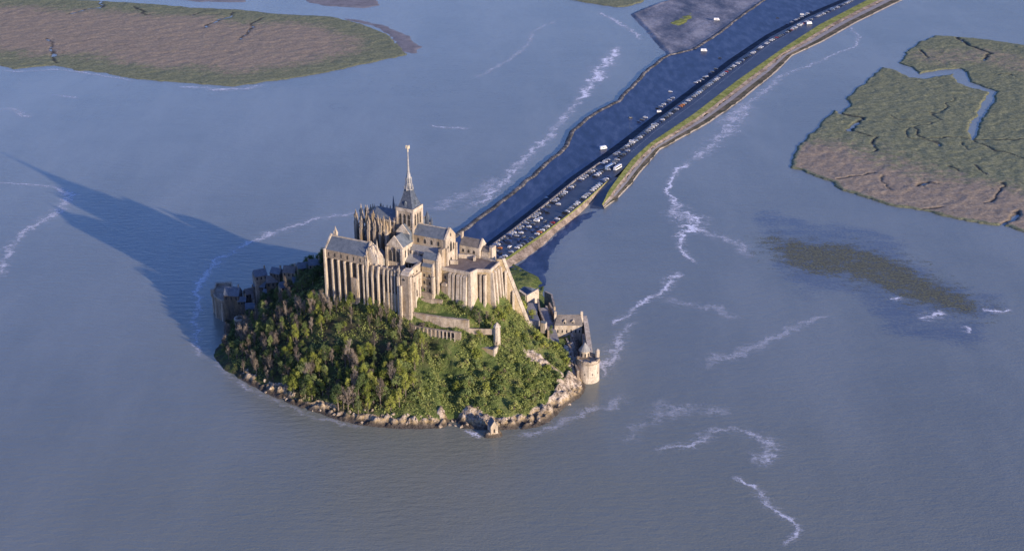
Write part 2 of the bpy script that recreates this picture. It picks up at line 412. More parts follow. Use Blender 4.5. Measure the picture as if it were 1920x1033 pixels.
def foam(label, pts, dens=0.8, name='foam_streak', cat='foam'):
    """pts: (px, py, half width in metres)"""
    P = [G(p[0], p[1]) for p in pts]; W = [p[2] for p in pts]
    s = np.r_[0, np.cumsum(np.hypot(*np.diff(np.array(P), axis=0).T))]
    n = max(6, int(s[-1]/3)); q = np.linspace(0, s[-1], n)
    x = np.interp(q, s, [p[0] for p in P]); y = np.interp(q, s, [p[1] for p in P]); wd = np.interp(q, s, W)
    k = min(7, n//2*2-1)
    if k >= 3:
        ker = np.ones(k)/k
        x = np.convolve(np.pad(x, k//2, 'edge'), ker, 'valid'); y = np.convolve(np.pad(y, k//2, 'edge'), ker, 'valid')
    tx = np.gradient(x); ty = np.gradient(y); L = np.hypot(tx, ty)+1e-9; nx, ny = -ty/L, tx/L
    wob = (fbm(x, y, 18, 3)-0.45)*wd*1.6
    x = x+nx*wob; y = y+ny*wob
    cols = np.linspace(-1, 1, 9)
    X = x[:, None]+nx[:, None]*cols*wd[:, None]*2.0; Y = y[:, None]+ny[:, None]*cols*wd[:, None]*2.0
    ac = cols[None, :]+0*X
    endf = np.clip(np.minimum(q, s[-1]-q)/(3+0.08*s[-1]), 0, 1)
    fd = endf[:, None]+0*X
    FZ[0] += 0.004
    o = grid_mesh(name, X, Y, X*0+FZ[0], M['foam'], {'across': ac, 'cover': X*0+dens, 'fade': fd})
    tag(o, label, cat, 'foam drifting on the tide', 'stuff')
foam('bright ragged upper end of the long foam streak beside the car park', [(1163, 86, 4), (1150, 104, 8), (1136, 122, 10), (1118, 148, 10), (1098, 172, 8), (1082, 192, 5)], 0.85)
foam('long fading foam streak running beside the car park towards the spire', [(1090, 182, 6), (1078, 198, 6), (1053, 228, 6), (1030, 255, 6), (1005, 280, 6), (980, 305, 7), (952, 335, 7), (922, 363, 7), (890, 388, 8), (862, 402, 7)], 0.5)
foam('short bright curl of foam below the mudflat corner', [(1120, 22, 4), (1150, 38, 5), (1183, 57, 5), (1205, 78, 4)], 0.5)
foam('faint curved line of foam at top centre', [(1045, 38, 4), (1002, 58, 4), (985, 90, 5), (950, 115, 5), (885, 150, 6)], 0.22)
foam('pale veil of foam left of the long streak', [(800, 398, 10), (850, 375, 14), (905, 352, 14), (940, 330, 10)], 0.25)
foam('tiny foam fleck in open water left of the causeway', [(808, 232, 2), (814, 240, 4), (850, 240, 4), (888, 242, 3)], 0.4)
foam('long curved foam line sweeping round the shaded left side of the rock', [(690, 398, 4), (640, 404, 5), (600, 408, 5), (560, 420, 6), (520, 434, 7), (480, 450, 5), (440, 470, 5), (405, 492, 6), (382, 518, 6), (370, 545, 5), (366, 580, 5), (368, 620, 4), (373, 655, 4), (385, 678, 4)], 0.42)
foam('foam line crossing the tip of the dark shadow at far left', [(-20, 341, 2.5), (40, 345, 2.5), (85, 348, 3), (115, 352, 6), (132, 362, 7), (118, 382, 7), (92, 405, 7), (60, 425, 6), (35, 440, 6), (18, 465, 6), (5, 500, 6), (-10, 530, 6)], 0.4)
foam('foam patch at the left edge above the shadow', [(-10, 205, 6), (25, 205, 7), (60, 222, 6)], 0.3)
foam('faint foam smear above the shadow on the left', [(90, 178, 4), (120, 180, 4), (150, 185, 4)], 0.25)
foam('wide feathery foam trail right of the causeway bank', [(1405, 195, 9), (1372, 232, 12), (1338, 268, 11), (1310, 292, 8), (1290, 305, 5)], 0.42)
foam('white foam trail with a bright blob right of the causeway', [(1300, 300, 5), (1276, 315, 4), (1256, 338, 3.5), (1248, 362, 3), (1262, 378, 4), (1280, 394, 11), (1296, 412, 14), (1300, 428, 12), (1278, 437, 6), (1272, 460, 4), (1288, 480, 3), (1312, 499, 3)], 0.8)
foam('faint foam veil spreading right from the bright blob', [(1300, 428, 5), (1350, 443, 7), (1390, 464, 7), (1412, 488, 5)], 0.3)
foam('zigzag foam trail right of the rock', [(1282, 508, 5), (1256, 524, 5), (1246, 545, 4), (1220, 560, 3.5), (1190, 573, 3.5), (1184, 590, 3), (1148, 606, 3), (1146, 614, 2)], 0.6)
foam('foam streak bending down towards the round tower', [(1200, 600, 3), (1165, 622, 4), (1152, 650, 6), (1142, 685, 6), (1122, 712, 5)], 0.42)
foam('faint drifting foam patch right of centre', [(1225, 555, 6), (1290, 570, 7), (1350, 580, 7), (1392, 602, 5)], 0.2)
foam('long faint diagonal foam smear in open water', [(1315, 695, 7), (1350, 672, 9), (1400, 655, 8), (1450, 632, 6), (1500, 610, 6), (1560, 588, 4)], 0.22)
foam('winding loop of foam in the lower right water', [(1215, 847, 4), (1260, 838, 4), (1308, 836, 5), (1325, 815, 6), (1350, 800, 4), (1390, 802, 4), (1412, 818, 5), (1442, 820, 5), (1450, 842, 6), (1430, 862, 8), (1402, 872, 6)], 0.4)
foam('faint foam haze above the winding loop', [(1215, 768, 6), (1270, 778, 8), (1330, 766, 8), (1385, 782, 4)], 0.2)
foam('thin crooked foam line near the bottom edge', [(1365, 888, 3), (1400, 902, 3), (1428, 928, 4), (1448, 955, 4), (1476, 970, 3), (1508, 994, 2.5), (1480, 1004, 2.5), (1458, 1028, 2.5)], 0.5)
foam('looping foam thread beside the causeway at top right', [(1588, 45, 3), (1608, 68, 4), (1606, 88, 3), (1560, 104, 3), (1520, 124, 4), (1482, 136, 4), (1440, 155, 6)], 0.38)
foam('small bright foam dash beside the drowned grass bar', [(1664, 563, 2.5), (1698, 557, 2.5)], 0.9)
foam('bright foam patch below the drowned grass bar', [(1715, 600, 4), (1745, 592, 6), (1778, 584, 4)], 0.8)
foam('foam line trailing right from the tip of the drowned bar', [(1832, 579, 3), (1865, 584, 4), (1905, 580, 2)], 0.8)
foam('small foam stroke in the dark shallow water', [(1812, 608, 3), (1815, 628, 3)], 0.6)
foam('faint foam wisps below the round tower', [(1180, 735, 6), (1130, 762, 7), (1065, 790, 6), (1000, 812, 4), (950, 818, 3)], 0.22)
foam('white surf at the foot of the little chapel rock', [(862, 806, 2), (885, 812, 3), (906, 824, 2.5)], 0.7)
foam('surf line along the left shore rocks', [(398, 672, 3), (430, 706, 4), (500, 747, 4), (560, 772, 4), (620, 790, 3), (690, 806, 3)], 0.22)
foam('small breakers along the far left marsh edge', [(330, 163, 3), (380, 166, 5), (412, 170, 6), (470, 166, 5), (500, 158, 3)], 0.5)
foam('foam specks along the outermost marsh edge', [(0, 133, 4), (60, 134, 4), (110, 130, 3), (190, 142, 3), (260, 154, 3)], 0.35)
foam('wide pale foam sheet close to the causeway bank', [(1340, 235, 8), (1375, 215, 9), (1420, 180, 8), (1470, 145, 5)], 0.3)

foam('faint broad foam veil left of the zigzag trail', [(1255, 745, 8), (1225, 790, 8), (1160, 835, 6)], 0.13)
# ================================================================== MARSH
def marsh_mat():
    m, t, b = nodes('salt_marsh_turf')
    gr = attr(t, 'green'); ed = attr(t, 'edge'); ck = attr(t, 'creek')
    n1 = noise(t, 0.035, 5, 0.7); n2 = noise(t, 0.35, 4, 0.75); n3 = noise(t, 0.12, 4, 0.7)
    br = ramp(t, [(0.33, (0.20, 0.155, 0.105)), (0.55, (0.31, 0.245, 0.172)), (0.72, (0.40, 0.325, 0.235))], n2)
    g = ramp(t, [(0.35, (0.11, 0.12, 0.07)), (0.55, (0.21, 0.215, 0.12)), (0.7, (0.30, 0.29, 0.18))], n2)
    f = smooth(t, math_(t, 'ADD', gr, math_(t, 'MULTIPLY', math_(t, 'SUBTRACT', n3, 0.5), 1.3)), 0.25, 0.75)
    c = mixc(t, f, br.outputs[0], g.outputs[0])
    c = mixc(t, math_(t, 'MULTIPLY', attr(t, 'rill'), 0.75), c, (0.07, 0.065, 0.05))
    c = mixc(t, ed, c, (0.075, 0.065, 0.045))
    c = mixc(t, ck, c, (0.035, 0.035, 0.035))
    t.links.new(c, b.inputs['Base Color']); b.inputs['Roughness'].default_value = 0.95
    b.inputs['Specular IOR Level'].default_value = 0.1
    h = math_(t, 'ADD', n2, math_(t, 'MULTIPLY', n3, 1.0))
    bump(t, b, h, 0.8, 0.6)
    return m
M['marsh'] = marsh_mat()
def marsh(name, label, px, res, green_fn, creeks=(), top=1.5, rl_=1.0):
    P = [G(*p) if len(p) == 2 else (p[0], p[1]) for p in px]
    A = np.array(P); x0, y0 = A.min(0)-6; x1, y1 = A.max(0)+6
    X, Y = np.meshgrid(np.arange(x0, x1, res), np.arange(y0, y1, res))
    sd = poly_sd(P, X, Y)+(fbm(X, Y, 14, 3)-0.44)*7+(fbm(X+70, Y, 5, 2)-0.37)*4
    h = ss(-0.5, 2.5, sd)*top-0.5
    h = h+ss(1, 8, sd)*(fbm(X, Y, 9, 4)-0.45)*1.5
    ck = np.zeros_like(X)
    for (L, wd, dp) in creeks:
        LL = [G(*p) for p in L]
        d = line_d(LL, X+(fbm(X, Y, 16, 3)-0.45)*14, Y+(fbm(Y, X, 16, 3)-0.45)*14)
        k = 1-ss(wd*0.4, wd*1.3, d); h = h-k*dp*top/2.3; ck = np.maximum(ck, k*0.9)
    gr = green_fn(X, Y, sd)
    wx, wy = X+(fbm(X, Y, 20, 3)-.45)*16, Y+(fbm(Y, X, 20, 3)-.45)*16
    rl = np.abs(fbm(wx, wy, 46, 2)-0.375)
    rill = (1-ss(0.004, 0.013, rl))*ss(0.42, 0.5, fbm(X+900, Y, 60, 2)+.06)*ss(3, 12, sd)
    rill = rill*rl_
    h = h-rill*0.7
    o = grid_mesh(name, X, Y, h, M['marsh'], {'green': gr, 'edge': (1-ss(0.2, 3.5, sd))*0.3, 'creek': ck, 'rill': rill}, mask=sd > -3.0, smooth_=True)
    tag(o, label, kind='structure')
    return o
def hv(L, X, Y, w0, w1): return ss(w0, w1, line_d([G(*p) for p in L], X, Y))
right_px = [(1481, 316), (1485, 292), (1509, 262), (1538, 231), (1566, 207), (1577, 214), (1596, 197), (1584, 186), (1619, 156), (1655, 127), (1684, 133), (1708, 146), (1733, 149), (1765, 143), (1788, 139), (1794, 155), (1822, 165), (1855, 173), (1845, 190), (1832, 219), (1817, 239), (1821, 262), (1829, 260), (1832, 237), (1848, 212), (1870, 172), (1846, 165), (1820, 155), (1810, 138), (1799, 130), (1765, 132), (1725, 139), (1704, 125), (1686, 119), (1700, 97), (1725, 79), (1753, 68), (1786, 69), (1847, 75), (1920, 85), (2150, 105), (2400, 300), (2150, 470), (1920, 437), (1891, 427), (1847, 422), (1786, 410), (1725, 394), (1664, 386), (1615, 369), (1574, 357), (1554, 341), (1521, 329), (1501, 321)]
def gfr(X, Y, sd):
    # reddish-brown towards the near edge, green inland
    d = line_d([G(*p) for p in [(1501, 316), (1560, 340), (1640, 370), (1750, 395), (1920, 425), (2200, 460)]], X, Y)
    g = ss(20, 150, d+(fbm(X, Y, 60, 3)-0.45)*60)
    g = np.maximum(g, 0.9*(1-ss(2, 9, sd)))
    d2 = line_d([G(*p) for p in [(1760, 110), (1850, 105), (1920, 125), (2100, 150)]], X, Y)
    return np.clip(g*0.82+0.05-0.35*(1-ss(15, 60, d2)), 0, 1)
creeks_r = [([(1577, 214), (1590, 218), (1615, 222), (1605, 235), (1595, 248)], 3.2, 1.6),
            ([(1595, 248), (1640, 260), (1640, 285)], 1.6, 1.2), ([(1713, 240), (1716, 255), (1730, 262), (1790, 260), (1920, 265)], 1.3, 1.0),
            ([(1822, 262), (1870, 285), (1920, 300)], 1.4, 1.0), ([(1725, 95), (1740, 110)], 2.0, 1.2), ([(1795, 72), (1830, 92), (1858, 102), (1845, 115)], 2.6, 1.3),
            ([(1718, 352), (1740, 342), (1760, 345)], 1.6, 1.0), ([(1882, 425), (1900, 408), (1910, 398)], 3.0, 1.8), ([(1570, 336), (1605, 331), (1640, 326)], 1.3, .9),
            ([(1880, 345), (1865, 370), (1845, 385)], 1.5, 1.0), ([(1780, 312), (1795, 322)], 1.6, 1.0), ([(1732, 395), (1765, 388)], 1.8, 1.0), ([(1825, 310), (1850, 330)], 1.4, .9)]
marsh('marsh_ground', 'green and reddish salt marsh with winding creeks', right_px, 1.35, gfr, creeks_r)
left_px = [(-700, -30), (162, 1), (256, 6), (363, 15), (453, 19), (512, 26), (623, 32), (683, 47), (726, 64), (754, 92), (764, 103), (726, 112), (641, 131), (555, 147), (470, 158), (436, 163), (342, 156), (239, 147), (192, 137), (141, 132), (102, 124), (60, 127), (26, 130), (0, 124), (-80, 122), (-500, 150)]
def gfl(X, Y, sd):
    return 0.22+0.78*np.clip(1-ss(10, 95, sd+(fbm(X, Y, 60, 3)-0.45)*60), 0, 1)*0.85
creeks_l = [([(190, 3), (190, 15), (160, 19), (125, 28)], 2.4, 1.2), ([(252, 12), (255, 18), (280, 30)], 2.2, 1.2), ([(437, 24), (432, 33), (400, 42), (380, 54)], 2.2, 1.2),
            ([(490, 34), (474, 45), (468, 62), (452, 75)], 2.0, 1.2), ([(85, 74), (98, 88), (104, 120)], 2.0, 1.1), ([(385, 21), (356, 31)], 1.6, 1.0)]
marsh('marsh_ground', 'pinkish brown salt marsh with a green fringe', left_px, 2.2, gfl, creeks_l, 1.1, 0.25)
marsh('marsh_ground', 'small green marsh tip at the top edge', [(1040, -40), (1066, 0), (1096, 5), (1128, 11), (1157, 14), (1180, 12), (1203, 5), (1215, -5), (1230, -40)], 2.0, lambda X, Y, sd: 0*X+0.8)
def sandbar(label, px, seed):
    P = [G(*p) for p in px]; A = np.array(P); x0, y0 = A.min(0)-8; x1, y1 = A.max(0)+8
    X, Y = np.meshgrid(np.arange(x0, x1, 2.5), np.arange(y0, y1, 2.5))
    sd = poly_sd(P, X, Y)+(fbm(X+seed, Y, 14, 3)-0.45)*12
    h = np.clip(sd*0.10, -0.5, 0.45)
    tag(grid_mesh('sandbar_ground', X, Y, h, M['sand'], mask=sd > -5, smooth_=True), label, kind='structure')
M['sand'] = mottled('tidal_sand', (0.13, 0.115, 0.11), (0.20, 0.18, 0.17), (0.27, 0.24, 0.225), 0.08, 0.7, 0.8, 0.1)
sandbar('pale sand spit at the marsh tip', [(626, 32), (683, 40), (726, 50), (760, 66), (790, 88), (776, 101), (755, 98), (735, 70), (700, 50)], 5)
sandbar('sand strip at the top edge', [(320, -12), (333, 1), (380, 4), (461, 5), (470, -12)], 9)
sandbar('sand strip at the top edge', [(560, -12), (576, 6), (620, 12), (683, 17), (711, 10), (690, -12)], 15)

# drowned grass bar in the right-hand shallows
def bar_mat():
    m, t, b = nodes('drowned_grass')
    n1 = noise(t, 0.12, 5, 0.75, stretch=(0.6, 1, 1)); n2 = noise(t, 0.5, 4, 0.8)
    c = ramp(t, [(0.36, (0.035, 0.035, 0.035)), (0.5, (0.12, 0.115, 0.06)), (0.62, (0.20, 0.195, 0.09))], n2)
    t.links.new(c.outputs[0], b.inputs['Base Color']); b.inputs['Roughness'].default_value = 0.7
    e = math_(t, 'ADD', attr(t, 'inside'), math_(t, 'MULTIPLY', math_(t, 'SUBTRACT', math_(t, 'ADD', n1, n2), 1.0), 3.4))
    t.links.new(math_(t, 'MULTIPLY', smooth(t, e, 0.15, 1.15), 0.85), b.inputs['Alpha'])
    return m
M['bar'] = bar_mat()
bar_px = [(1448, 450), (1514, 459), (1590, 464), (1644, 478), (1698, 500), (1752, 532), (1833, 574), (1825, 582), (1779, 580), (1712, 560), (1644, 532), (1590, 514), (1522, 507), (1492, 499), (1466, 481)]
P = [G(*p) for p in bar_px]; A = np.array(P)
X, Y = np.meshgrid(np.arange(A[:, 0].min()-25, A[:, 0].max()+25, 2.5), np.arange(A[:, 1].min()-25, A[:, 1].max()+25, 2.5))
sd = poly_sd(P, X, Y)
tag(grid_mesh('drowned_grass_bar', X, Y, X*0+0.03, M['bar'], {'inside': ss(-18, 13, sd)}, mask=sd > -22), 'brown green grass bar half under water', 'grass', kind='stuff')

# ================================================================== CAUSEWAY
def ground_mat(name, dark, mid, light, scale, fine, rough, stretch=None, rot=0.0, spec=0.5, bd=0.1):
    m, t, b = nodes(name)
    n1 = noise(t, scale, 5, 0.65, stretch=stretch, rot=rot); n2 = noise(t, fine, 4, 0.7)
    s = math_(t, 'ADD', math_(t, 'MULTIPLY', n1, 0.65), math_(t, 'MULTIPLY', n2, 0.35))
    r = ramp(t, [(0.40, dark), (0.5, mid), (0.61, light)], s)
    t.links.new(r.outputs[0], b.inputs['Base Color']); b.inputs['Roughness'].default_value = rough
    b.inputs['Specular IOR Level'].default_value = spec
    bump(t, b, n2, bd, 0.6)
    return m
CR = R(-52)
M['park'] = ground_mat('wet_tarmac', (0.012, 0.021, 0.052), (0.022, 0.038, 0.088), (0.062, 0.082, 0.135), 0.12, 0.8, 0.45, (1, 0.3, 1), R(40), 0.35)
M['road'] = ground_mat('road_asphalt', (0.025, 0.03, 0.045), (0.035, 0.042, 0.06), (0.055, 0.065, 0.085), 0.1, 0.8, 0.5, bd=0.04)
M['verge'] = ground_mat('verge_grass', (0.13, 0.15, 0.04), (0.24, 0.25, 0.06), (0.34, 0.32, 0.12), 0.15, 0.9, 0.95, spec=0.1, bd=0.5)
M['bank'] = ground_mat('stony_bank', (0.11, 0.085, 0.065), (0.22, 0.175, 0.14), (0.36, 0.29, 0.23), 0.12, 0.7, 0.95, spec=0.15, bd=0.6)
M['mud'] = ground_mat('wet_mud', (0.04, 0.045, 0.06), (0.14, 0.13, 0.13), (0.32, 0.29, 0.27), 0.03, 0.4, 0.6, (1, 0.4, 1), R(30), 0.5)
M['dyke'] = ground_mat('dyke_rubble', (0.03, 0.03, 0.03), (0.085, 0.08, 0.075), (0.24, 0.215, 0.19), 0.15, 0.6, 0.9, spec=0.2, bd=0.5)
M['kerb'] = ground_mat('kerb_stone', (0.16, 0.14, 0.12), (0.25, 0.22, 0.19), (0.33, 0.29, 0.25), 0.3, 1.5, 0.9)
M['paint'] = flat('white_road_paint', (0.7, 0.7, 0.68), 0.7)

def strip(name, mat, lines, n=420, label=None, kind='structure', sub=1, rough_=0.0):
    """lofted sheet through polylines [(world pts, z)], n stations; the first point of each is the island end"""
    Ls = [(resample(L, n), z) for L, z in lines]
    Xs = []; Ys = []; Zs = []
    for i in range(len(Ls)-1):
        (a, za), (b, zb) = Ls[i], Ls[i+1]
        for k in range(sub):
            f = k/sub
            Xs.append(a[:, 0]*(1-f)+b[:, 0]*f); Ys.append(a[:, 1]*(1-f)+b[:, 1]*f)
            Zs.append((za*(1-f)+zb*f)+np.zeros(n))
    a, za = Ls[-1]; Xs.append(a[:, 0]); Ys.append(a[:, 1]); Zs.append(za+np.zeros(n))
    X = np.array(Xs); Y = np.array(Ys); Z = np.array(Zs)
    if rough_: 
        k = np.ones(Z.shape); k[0] = k[-1] = 0
        Z = Z+(fbm(X, Y, 5, 3)-0.45)*rough_*k
        jit = (fbm(X, Y, 9, 3)-0.44)*rough_*6; k2 = np.zeros(Z.shape); k2[-1] = 1
        X = X+jit*k2; Y = Y-jit*k2
    o = grid_mesh(name, X, Y, Z, mat)
    tag(o, label, kind=kind)
    return o
def W_(pts, z=0): return [G(p[0], p[1], z) for p in pts]
far = 900
bankL = W_([(825, 472), (855, 447), (882, 425), (930, 389), (976, 353), (1034, 304), (1064, 274), (1075, 250), (1111, 218), (1160, 192), (1192, 159), (1217, 131), (1256, 105), (1302, 95), (1345, 67), (1391, 32), (1437, 0), (1600, -110)])
wallL = W_([(882, 492), (905, 474), (962, 432), (1027, 381), (1081, 337), (1125, 306), (1175, 270), (1228, 227), (1302, 173), (1373, 119), (1444, 70), (1515, 33), (1592, 0), (1790, -85)], 4)
rightE = W_([(914, 509), (936, 493), (1013, 441), (1069, 400), (1136, 342), (1152, 332), (1168, 318), (1184, 300), (1217, 270), (1302, 213), (1380, 153), (1465, 93), (1536, 47), (1621, 3), (1830, -95)], 4)
slopeL = W_([(868, 489), (893, 470), (950, 428), (1015, 377), (1069, 333), (1113, 302), (1160, 268), (1216, 225), (1293, 168), (1364, 114), (1436, 66), (1508, 29), (1586, -4), (1785, -90)], 1.2)
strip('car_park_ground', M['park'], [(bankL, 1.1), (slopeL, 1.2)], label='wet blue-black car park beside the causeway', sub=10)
M['slope'] = ground_mat('slope_shade_stone', (0.02, 0.025, 0.035), (0.035, 0.042, 0.055), (0.06, 0.07, 0.085), 0.1, 0.8, 0.95, spec=0.08, bd=0.3)  # dark colour carries the shade of the slope facing away from the sun
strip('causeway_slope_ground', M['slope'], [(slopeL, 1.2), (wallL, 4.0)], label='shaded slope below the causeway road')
strip('road_surface', M['road'], [(wallL, 4.0), (rightE, 4.0)], label='causeway road with parked cars', sub=8)
# outer bank of the car park: low stone dyke
bankL = [tuple(p) for p in resample(bankL, 260)]
bj = fbm(np.array([p[0] for p in bankL]), np.array([p[1] for p in bankL]), 13, 3)-.44
bankL = [(p[0]-j*4, p[1]+j*2) for p, j in zip(bankL, bj)]
outerL = [(a[0]-2.2, a[1]+1.6) for a in bankL]; outer2 = [(a[0]-4.6, a[1]+3.3) for a in bankL]; inner = [(a[0]+1.5, a[1]-1.0) for a in bankL]
strip('dyke_ground', M['dyke'], [(inner, 1.0), (bankL, 2.0), (outerL, 1.8), (outer2, -0.8)], label='stony dyke along the water side of the car park', sub=3, rough_=0.9)
# stone kerb wall along the road, near part
kn = resample(W_([(905, 474), (962, 432), (1027, 381), (1081, 337), (1125, 306)], 4), 60)
kb = MB()
for i in range(59):
    a, b = kn[i], kn[i+1]; d = (b-a)/np.hypot(*(b-a)); nn = np.array([-d[1], d[0]])*0.7
    kb.prism([tuple(a-nn), tuple(b-nn), tuple(b+nn), tuple(a+nn)], 3.5, 5.0)
o = kb.build('parapet_wall', M['kerb'], org=(kn[0][0], kn[0][1], 3.5)); tag(o, 'low pale stone parapet along the left side of the causeway road', 'wall')
# first right-hand bank (broad pale slope at the island)
b1o = W_([(948, 506), (985, 487), (1023, 459), (1046, 434), (1090, 400), (1125, 362), (1140, 346)], 0)
b1i = W_([(936, 493), (965, 473), (1013, 441), (1069, 400), (1105, 370), (1136, 342), (1142, 337)], 4)
b1m = [(a[0]*0.78+b[0]*0.22, a[1]*0.78+b[1]*0.22) for a, b in zip(resample(b1i, 40), resample(b1o, 40))]
strip('verge_ground', M['verge'], [(b1i, 4.1), (b1m, 3.6)], n=160, label='green verge at the island end of the causeway', sub=2)
strip('bank_ground', M['bank'], [(b1m, 3.6), (b1o, -0.6)], n=160, label='broad tan stone bank at the island end', sub=6, rough_=0.5)
# slip road going down between the banks
sr = resample(W_([(1146, 336), (1138, 352), (1128, 372), (1117, 392)], 2), 30)
sl_ = [(p[0]-6, p[1]+1) for p in sr]; sr_ = [(p[0]+6, p[1]-1) for p in sr]
X = np.array([[a[0] for a in sl_], [a[0] for a in sr_]]); Y = np.array([[a[1] for a in sl_], [a[1] for a in sr_]])
Z = np.array([np.linspace(4.05, -0.3, 30)]*2)
tag(grid_mesh('slip_road', X, Y, Z, M['road']), 'slipway running down between the two banks', kind='structure')
# second right-hand bank
b2i = W_([(1129, 384), (1141, 358), (1154, 340), (1184, 300), (1217, 270), (1302, 213), (1380, 153), (1465, 93), (1536, 47), (1621, 3), (1830, -95)], 4)
b2o = W_([(1133, 391), (1160, 371), (1185, 345), (1200, 325), (1238, 281), (1288, 254), (1330, 231), (1394, 186), (1458, 134), (1486, 105), (1543, 79), (1607, 43), (1695, 0), (1900, -95)], 0)
ra, rb = resample(b2i, 300), resample(b2o, 300)
def between(f): return [tuple(a*(1-f)+b*f) for a, b in zip(ra, rb)]
strip('verge_ground', M['verge'], [(between(0), 4.1), (between(0.34), 3.6)], n=400, label='long green verge beside the causeway road', sub=3, rough_=0.3)
strip('bank_ground', M['bank'], [(between(0.34), 3.6), (between(0.50), 2.2)], n=400, label='brown bank below the verge', sub=3, rough_=0.9)
strip('path_ground', M['path'], [(between(0.50), 2.2), (between(0.70), 1.6)], n=400, label='grey track below the causeway bank', sub=2)
M['saltgrass'] = ground_mat('salt_grass', (0.05, 0.05, 0.035), (0.095, 0.085, 0.055), (0.16, 0.13, 0.10), 0.08, 0.9, 0.95, spec=0.1, bd=0.5)
strip('verge_ground', M['saltgrass'], [(between(0.70), 1.6), (between(0.93), 1.0)], n=400, label='rough grass strip by the water', sub=3, rough_=1.0)
strip('shore_ground', M['kerb'], [(between(0.93), 1.0), (between(1.02), -0.6)], n=400, label='pale stone edge at the waterline', sub=1)
# mudflat wedge by the far car park
wedge = [(1182, 27), (1205, 52), (1228, 78), (1252, 106), (1275, 103), (1302, 96), (1345, 68), (1391, 33), (1437, 1), (1560, -80), (1300, -60), (1255, 0), (1231, 7)]
P = [G(*p) for p in wedge]; A = np.array(P)
X, Y = np.meshgrid(np.arange(A[:, 0].min()-10, A[:, 0].max()+10, 2.0), np.arange(A[:, 1].min()-10, A[:, 1].max()+10, 2.0))
sd = poly_sd(P, X, Y)+(fbm(X, Y, 10, 3)-0.45)*5
h = np.clip(sd*0.12, -0.6, 0.9)+(fbm(X, Y, 8, 4)-0.45)*0.7*ss(0, 6, sd)+0.8*np.exp(-((sd-5)/3.0)**2)
tag(grid_mesh('mudflat_ground', X, Y, h, M['mud'], mask=sd > -6, smooth_=True), 'grey mudflat wedge beyond the car park', kind='structure')
def patch(name, label, px, mat, z, res=1.5, jit=8, kind='structure'):
    P = [G(p[0], p[1]) for p in px]; A = np.array(P)
    X, Y = np.meshgrid(np.arange(A[:, 0].min()-6, A[:, 0].max()+6, res), np.arange(A[:, 1].min()-6, A[:, 1].max()+6, res))
    sd = poly_sd(P, X, Y)+(fbm(X, Y, 9, 3)-0.45)*jit
    tag(grid_mesh(name, X, Y, z+ss(-1, 3, sd)*0.5-0.45+(fbm(X, Y, 4, 3)-0.45)*0.4, mat, mask=sd > -1, smooth_=True), label, kind=kind)
patch('grass_ground', 'green patch on the mudflat', [(1256, 45), (1276, 38), (1296, 27), (1290, 40), (1272, 50)], M['verge'], 1.35)
patch('shoal_ground', 'dark wet shoal beside the island end of the causeway', [(985, 560), (975, 520), (950, 504), (985, 487), (1020, 460), (1046, 434), (1090, 400), (1128, 392), (1098, 414), (1066, 440), (1042, 466), (1028, 496), (1022, 535)], M['park'], 0.25, jit=9)

